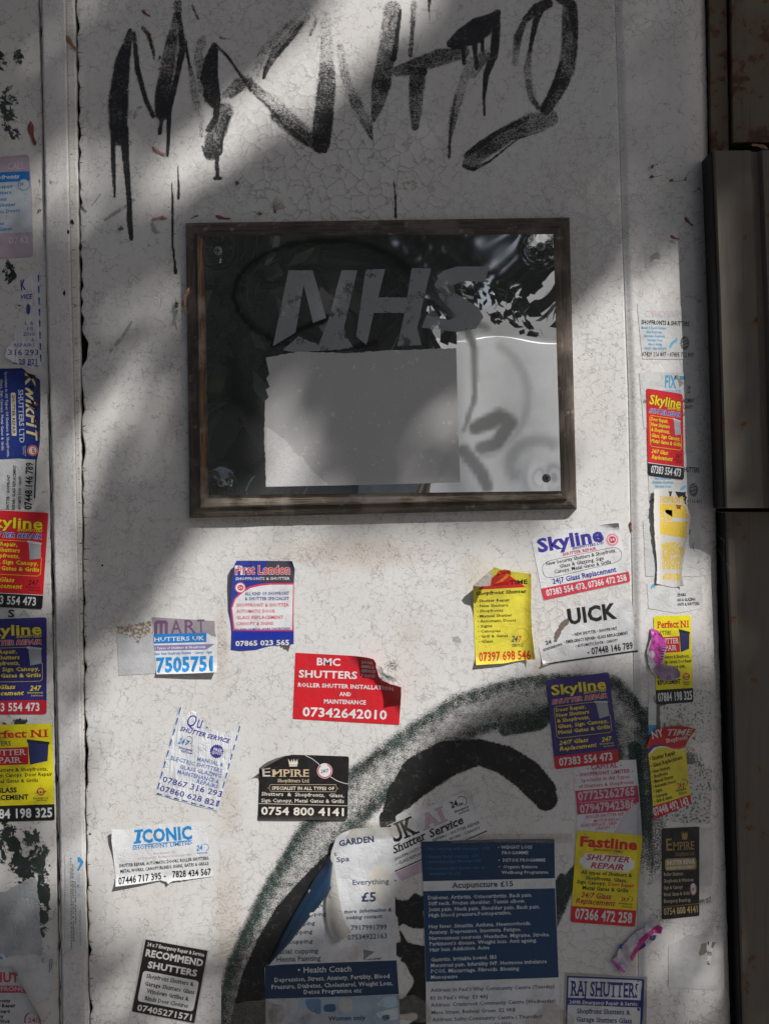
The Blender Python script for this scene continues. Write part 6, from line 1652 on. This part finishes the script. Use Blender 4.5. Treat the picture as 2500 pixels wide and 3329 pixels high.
# mask of sunlight on the door, from which the crown's gaps follow (door units / 1.505)
LIT = [([(700,-160),(1010,-160),(930,20),(817,126),(717,219),(598,285),(498,358),(412,425),(360,450),(330,330),(400,262),(465,219),(571,113),(700,0)], 1.0),
       ([(360,450),(330,330),(285,285),(166,320),(-60,380),(-60,560),(100,560),(200,531)], .42),
       ([(1235,650),(1330,570),(1488,600),(1490,1185),(1545,1200),(1550,1440),(1420,1440),(1230,1450),(1080,1500),(950,1590),(905,1690),(885,1800),(855,1930),(760,2000),(600,2020),(400,2060),(250,2030),(190,1960),(170,1850),(180,1640),(230,1400),(330,1310),(370,1230),(390,1150),(420,1118),(1180,1118),(1235,960)], 1.0),
       ([(-60,1450),(230,1400),(180,1640),(180,1960),(-60,1960)], .55),
       ([(-60,830),(60,830),(150,850),(190,940),(205,1050),(170,1130),(160,1330),(-60,1300)], .85),
       ([(520,870),(590,850),(650,980),(680,1060),(720,1110),(520,1112)], .9),
       ([(820,950),(960,900),(1010,1105),(840,1105)], .40),
       ([(1160,730),(1260,650),(1260,1120),(1160,1120)], .8),
       ([(1345,-200),(1430,-200),(1420,80),(1400,210),(1345,180)], .30),
       ([(170,620),(400,580),(400,800),(300,1040),(180,1000),(150,850)], .14),
       ([(225,850),(340,830),(370,960),(320,1030),(220,1000)], .45),
       ([(1345,600),(1480,560),(1480,640),(1345,660)], .4),
       ([(1340,320),(1470,330),(1470,560),(1340,540)], .10),
       ([(1390,1960),(1535,1900),(1550,2300),(1390,2300),(1350,2120)], .30),
       ([(190,1950),(560,1960),(420,2300),(190,2300)], .38),
       ([(60,-100),(220,-100),(220,330),(60,380)], .09), ([(-60,30),(100,0),(100,260),(-60,400)], .05)]
def inpoly(px, py, poly):
    c = np.zeros(px.shape, bool); n = len(poly); j = n - 1
    for i in range(n):
        xi, yi = poly[i]; xj, yj = poly[j]
        cond = ((yi > py) != (yj > py)) & (px < (xj - xi) * (py - yi) / ((yj - yi) if yj != yi else 1e-9) + xi)
        c ^= cond; j = i
    return c
GX = np.arange(-1400, 3200, 12.0); GY = np.arange(-1600, 3900, 12.0)
gX, gY = np.meshgrid(GX, GY)
lit = np.zeros_like(gX)
for poly, v in LIT: lit = np.maximum(lit, inpoly(gX, gY, poly) * v)
# beyond the picture the crown simply goes on, with gaps of its own
nz = np.array([[noise.noise(Vector((x * .0035, y * .0035, 9.0))) for x in GX[::6]] for y in GY[::6]])
nz = np.kron(nz, np.ones((6, 6)))[:gX.shape[0], :gX.shape[1]]
out_ = (gX < -90) | (gX > 1750) | (gY < -170) | (gY > 2330)
lit = np.where(out_, np.clip((nz - .12) * 4, 0, .9), lit)

bark = NT('plane_tree_bark'); n_, _ = bark.noise(14, 4, .6, bark.mapping((1,1,.3))); bark.set(Base_Color=bark.mix(n_, (0.10,0.08,0.06), (0.20,0.17,0.13)), Roughness=.9, Normal=bark.bump(n_, .8, .01))
def leaf_mat(name, c1, c2):
    t = NT(name); n, _ = t.noise(3, 3, .6)
    return t.set(Base_Color=t.mix(t.ramp(n, .35, .65), c1, c2), Roughness=.5)
LEAF = leaf_mat('tree_leaves', (0.035,0.065,0.015), (0.07,0.11,0.03))
LEAF2 = leaf_mat('dark_tree_leaves', (0.018,0.030,0.014), (0.035,0.055,0.022))
def leaves_mesh(cent, size, r):
    n = len(cent); a = r.random(n) * 6.283; t1 = r.normal(size=(n, 3)); t1 /= np.linalg.norm(t1, axis=1)[:, None]
    t2 = r.normal(size=(n, 3)); t2 -= (t2 * t1).sum(1)[:, None] * t1; t2 /= np.linalg.norm(t2, axis=1)[:, None]
    s1 = (size * (0.8 + .5 * r.random(n)))[:, None]; s2 = s1 * .62
    co = np.stack([cent - t1*s1, cent + t2*s2 - t1*s1*.1, cent + t1*s1, cent - t2*s2 - t1*s1*.1], 1).reshape(-1, 3)
    return co, np.arange(4*n).reshape(n, 4)
def limb(pts, r0, r1):
    return tube(pts, [lerp(r0, r1, (k / (len(pts)-1)) ** .8) for k in range(len(pts))], 8)
# the shading tree: its crown lies between the door and the sun
S_ = np.array(SUN); n_leaf = 30000
px = rng.uniform(-1100, 2900, n_leaf * 2); py = rng.uniform(-1400, 3500, n_leaf * 2)
ii = np.clip(((px - GX[0]) / 12).astype(int), 0, len(GX)-1); jj = np.clip(((py - GY[0]) / 12).astype(int), 0, len(GY)-1)
lv = lit[jj, ii]
lam = -np.log(np.clip(lv, .004, 1)) / -math.log(.004)
ok = rng.random(len(px)) < lam * .95
px, py = px[ok], py[ok]
dist = rng.uniform(3.3, 4.9, len(px))
P0 = np.stack([(px * 1.505 - CX) * K, 0 * px, ZC - (py * 1.505 - CY) * K], 1)
cent = P0 + S_ * dist[:, None]
co, q = leaves_mesh(cent, np.full(len(cent), .021), rng)
tree = empty('street_tree', (3.4, -5.2, 0)); tag(tree, 'leafy street tree whose crown dapples the door with shade', 'tree')
cr = grid_obj('crown', co - np.array(ORG[tree.name]), q, LEAF); cr.parent = tree
vs, fs = [], []
def add_limb(pts, r0, r1):
    global vs, fs
    v2, f2 = limb(pts, r0, r1); b = len(vs); vs += v2; fs += [tuple(i + b for i in f) for f in f2]
add_limb([Vector(p) for p in ((3.4,-5.2,0),(3.35,-5.15,1.2),(3.3,-5.1,2.6),(3.25,-5.0,4.2),(3.1,-4.7,5.4),(2.9,-4.3,6.3))], .17, .05)
def litp(v):
    d = v.y / SUN.y; q = v - SUN * d
    return ((q.x / K + CX) / 1.505, ((ZC - q.z) / K + CY) / 1.505)
for (a, b) in (((3.3,-5.1,2.9),(2.75,-3.1,4.15)), ((3.28,-5.0,3.8),(1.9,-3.0,5.0)), ((3.2,-4.9,4.6),(2.4,-2.9,5.6))):
    a, b = Vector(a), Vector(b)
    add_limb([a.lerp(b, t) + Vector((0, 0, .25 * math.sin(t * 2.4))) for t in (0, .25, .5, .75, 1)], .05, .012)
mkc('trunk', vs, fs, bark.m, tree, True)

# trees and a pale house across the street, met again in the metal plate
def big_tree(x, y, h, r, seed, label, n=9000, low=.28, size=.12, dx=0):
    t = empty('street_tree', (x, y, 0)); tag(t, label, 'tree', 'trees across the street')
    rr = np.random.default_rng(seed)
    nc = 26; cc = rr.normal(size=(nc, 3)); cc /= np.linalg.norm(cc, axis=1)[:, None]; cc *= (r * (.25 + .65 * rr.random(nc)))[:, None]
    cc[:, 2] = cc[:, 2] * .9 * (h * (1 - low) / 2) / r
    ctr = np.array([x + dx, y, h * (low + (1 - low) / 2)])
    k = rr.integers(0, nc, n); d = rr.normal(size=(n, 3)); d /= np.linalg.norm(d, axis=1)[:, None]
    cen = ctr + cc[k] + d * (r * .36 * rr.random(n)[:, None] ** .4)
    co, q = leaves_mesh(cen, np.full(n, size), rr)
    c = grid_obj('crown', co - np.array([x, y, 0]), q, LEAF2); c.parent = t
    v2, f2 = limb([Vector((x + .1*math.sin(k_) + dx * max(0, k_-2) / 3, y, h * .75 * k_ / 5)) for k_ in range(6)], .24, .06); mkc('trunk', v2, f2, bark.m, t, True)
big_tree(-4.5, -11, 9, 4.2, 1, 'dark tree across the street to the left, only mirrored in the plate', 16000, .08)
big_tree(-1.0, -9.5, 8, 2.7, 2, 'dark tree straight across the street, only mirrored in the plate', 20000, .03)
big_tree(2.45, -8.0, 6.6, 1.5, 3, 'tree across the street to the right with high foliage, only mirrored in the plate', 17000, .37, .055, -1.0)
gz = empty('added_canopy', (2.6, -10.8, 0)); tag(gz, 'added white fabric canopy, backlit by the sun to brighten the reflection in the plate', 'added_canopy')  # added out of view, backlit so the plate mirrors a bright area
def fabric():  # material of the added canopy
    t = NT('white_canvas'); tr = t.n('ShaderNodeBsdfTranslucent'); tr.inputs[0].default_value = (0.97, 0.965, 0.96, 1)
    df = t.n('ShaderNodeBsdfDiffuse'); df.inputs[0].default_value = (0.8, 0.8, 0.8, 1); m = t.n('ShaderNodeMixShader'); m.inputs[0].default_value = .06
    t.l(tr.outputs[0], m.inputs[1]); t.l(df.outputs[0], m.inputs[2]); t.l(m.outputs[0], t.out.inputs['Surface']); return t.m
FB = fabric()
vs, fs = [], []
for k in range(41):
    x = .35 + k * .12; y = -10.8 + .06 * math.sin(k * 1.1)
    vs += [Vector((x, y, .15)), Vector((x, y + .02, 3.1))]
    if k: fs.append((2*k-2, 2*k, 2*k+1, 2*k-1))
mkc('added_canopy_side', vs, fs, FB, gz, True)
mkc('roof', [Vector(v) for v in ((.2,-10.7,3.1),(5.3,-10.7,3.1),(5.3,-14.2,3.1),(.2,-14.2,3.1),(2.7,-12.4,4.3))], [(0,1,4),(1,2,4),(2,3,4),(3,0,4)], FB, gz)
for lx, ly in ((.3,-10.75),(5.2,-10.75),(.3,-14.1),(5.2,-14.1)):
    v2, f2 = tube([Vector((lx, ly, 0)), Vector((lx, ly, 3.1))], .025, 8); mkc('added_canopy_leg', v2, f2, SEEDM['tan'], gz)
hs = empty('house', (3, -24, 0)); tag(hs, 'pale rendered house across the street, only mirrored in the plate', 'house')
def boxm(name, x0, x1, y0, y1, z0, z1, mat, parent):
    v = [Vector((x, y, z)) for z in (z0, z1) for y in (y0, y1) for x in (x0, x1)]
    return mkc(name, v, [(0,2,3,1),(4,5,7,6),(0,1,5,4),(2,6,7,3),(0,4,6,2),(1,3,7,5)], mat, parent)
REN = simple('pale_render', (0.62,0.60,0.57), .8, nscale=2); GLS = simple('window_glass', (0.05,0.06,0.07), .1); TIL = simple('slate_roof', (0.10,0.10,0.11), .7, nscale=4)
boxm('wall', -6, 14, -32, -24, 0, 3.4, REN, hs); boxm('roof', -6.3, 14.3, -32.3, -23.7, 3.4, 3.75, TIL, hs)
for k in range(6):
    w_ = boxm('window', -5 + 3.2*k, -3.8 + 3.2*k, -24.0, -23.93, 1.0, 2.4, GLS, hs)
    boxm('frame', -5.08 + 3.2*k, -3.72 + 3.2*k, -24.0, -23.88, .9, 1.0, REN, w_)

print('objects', len(scn.objects), 'tris', sum(len(o.data.loops) - 2*len(o.data.polygons) for o in scn.objects if o.type == 'MESH'))
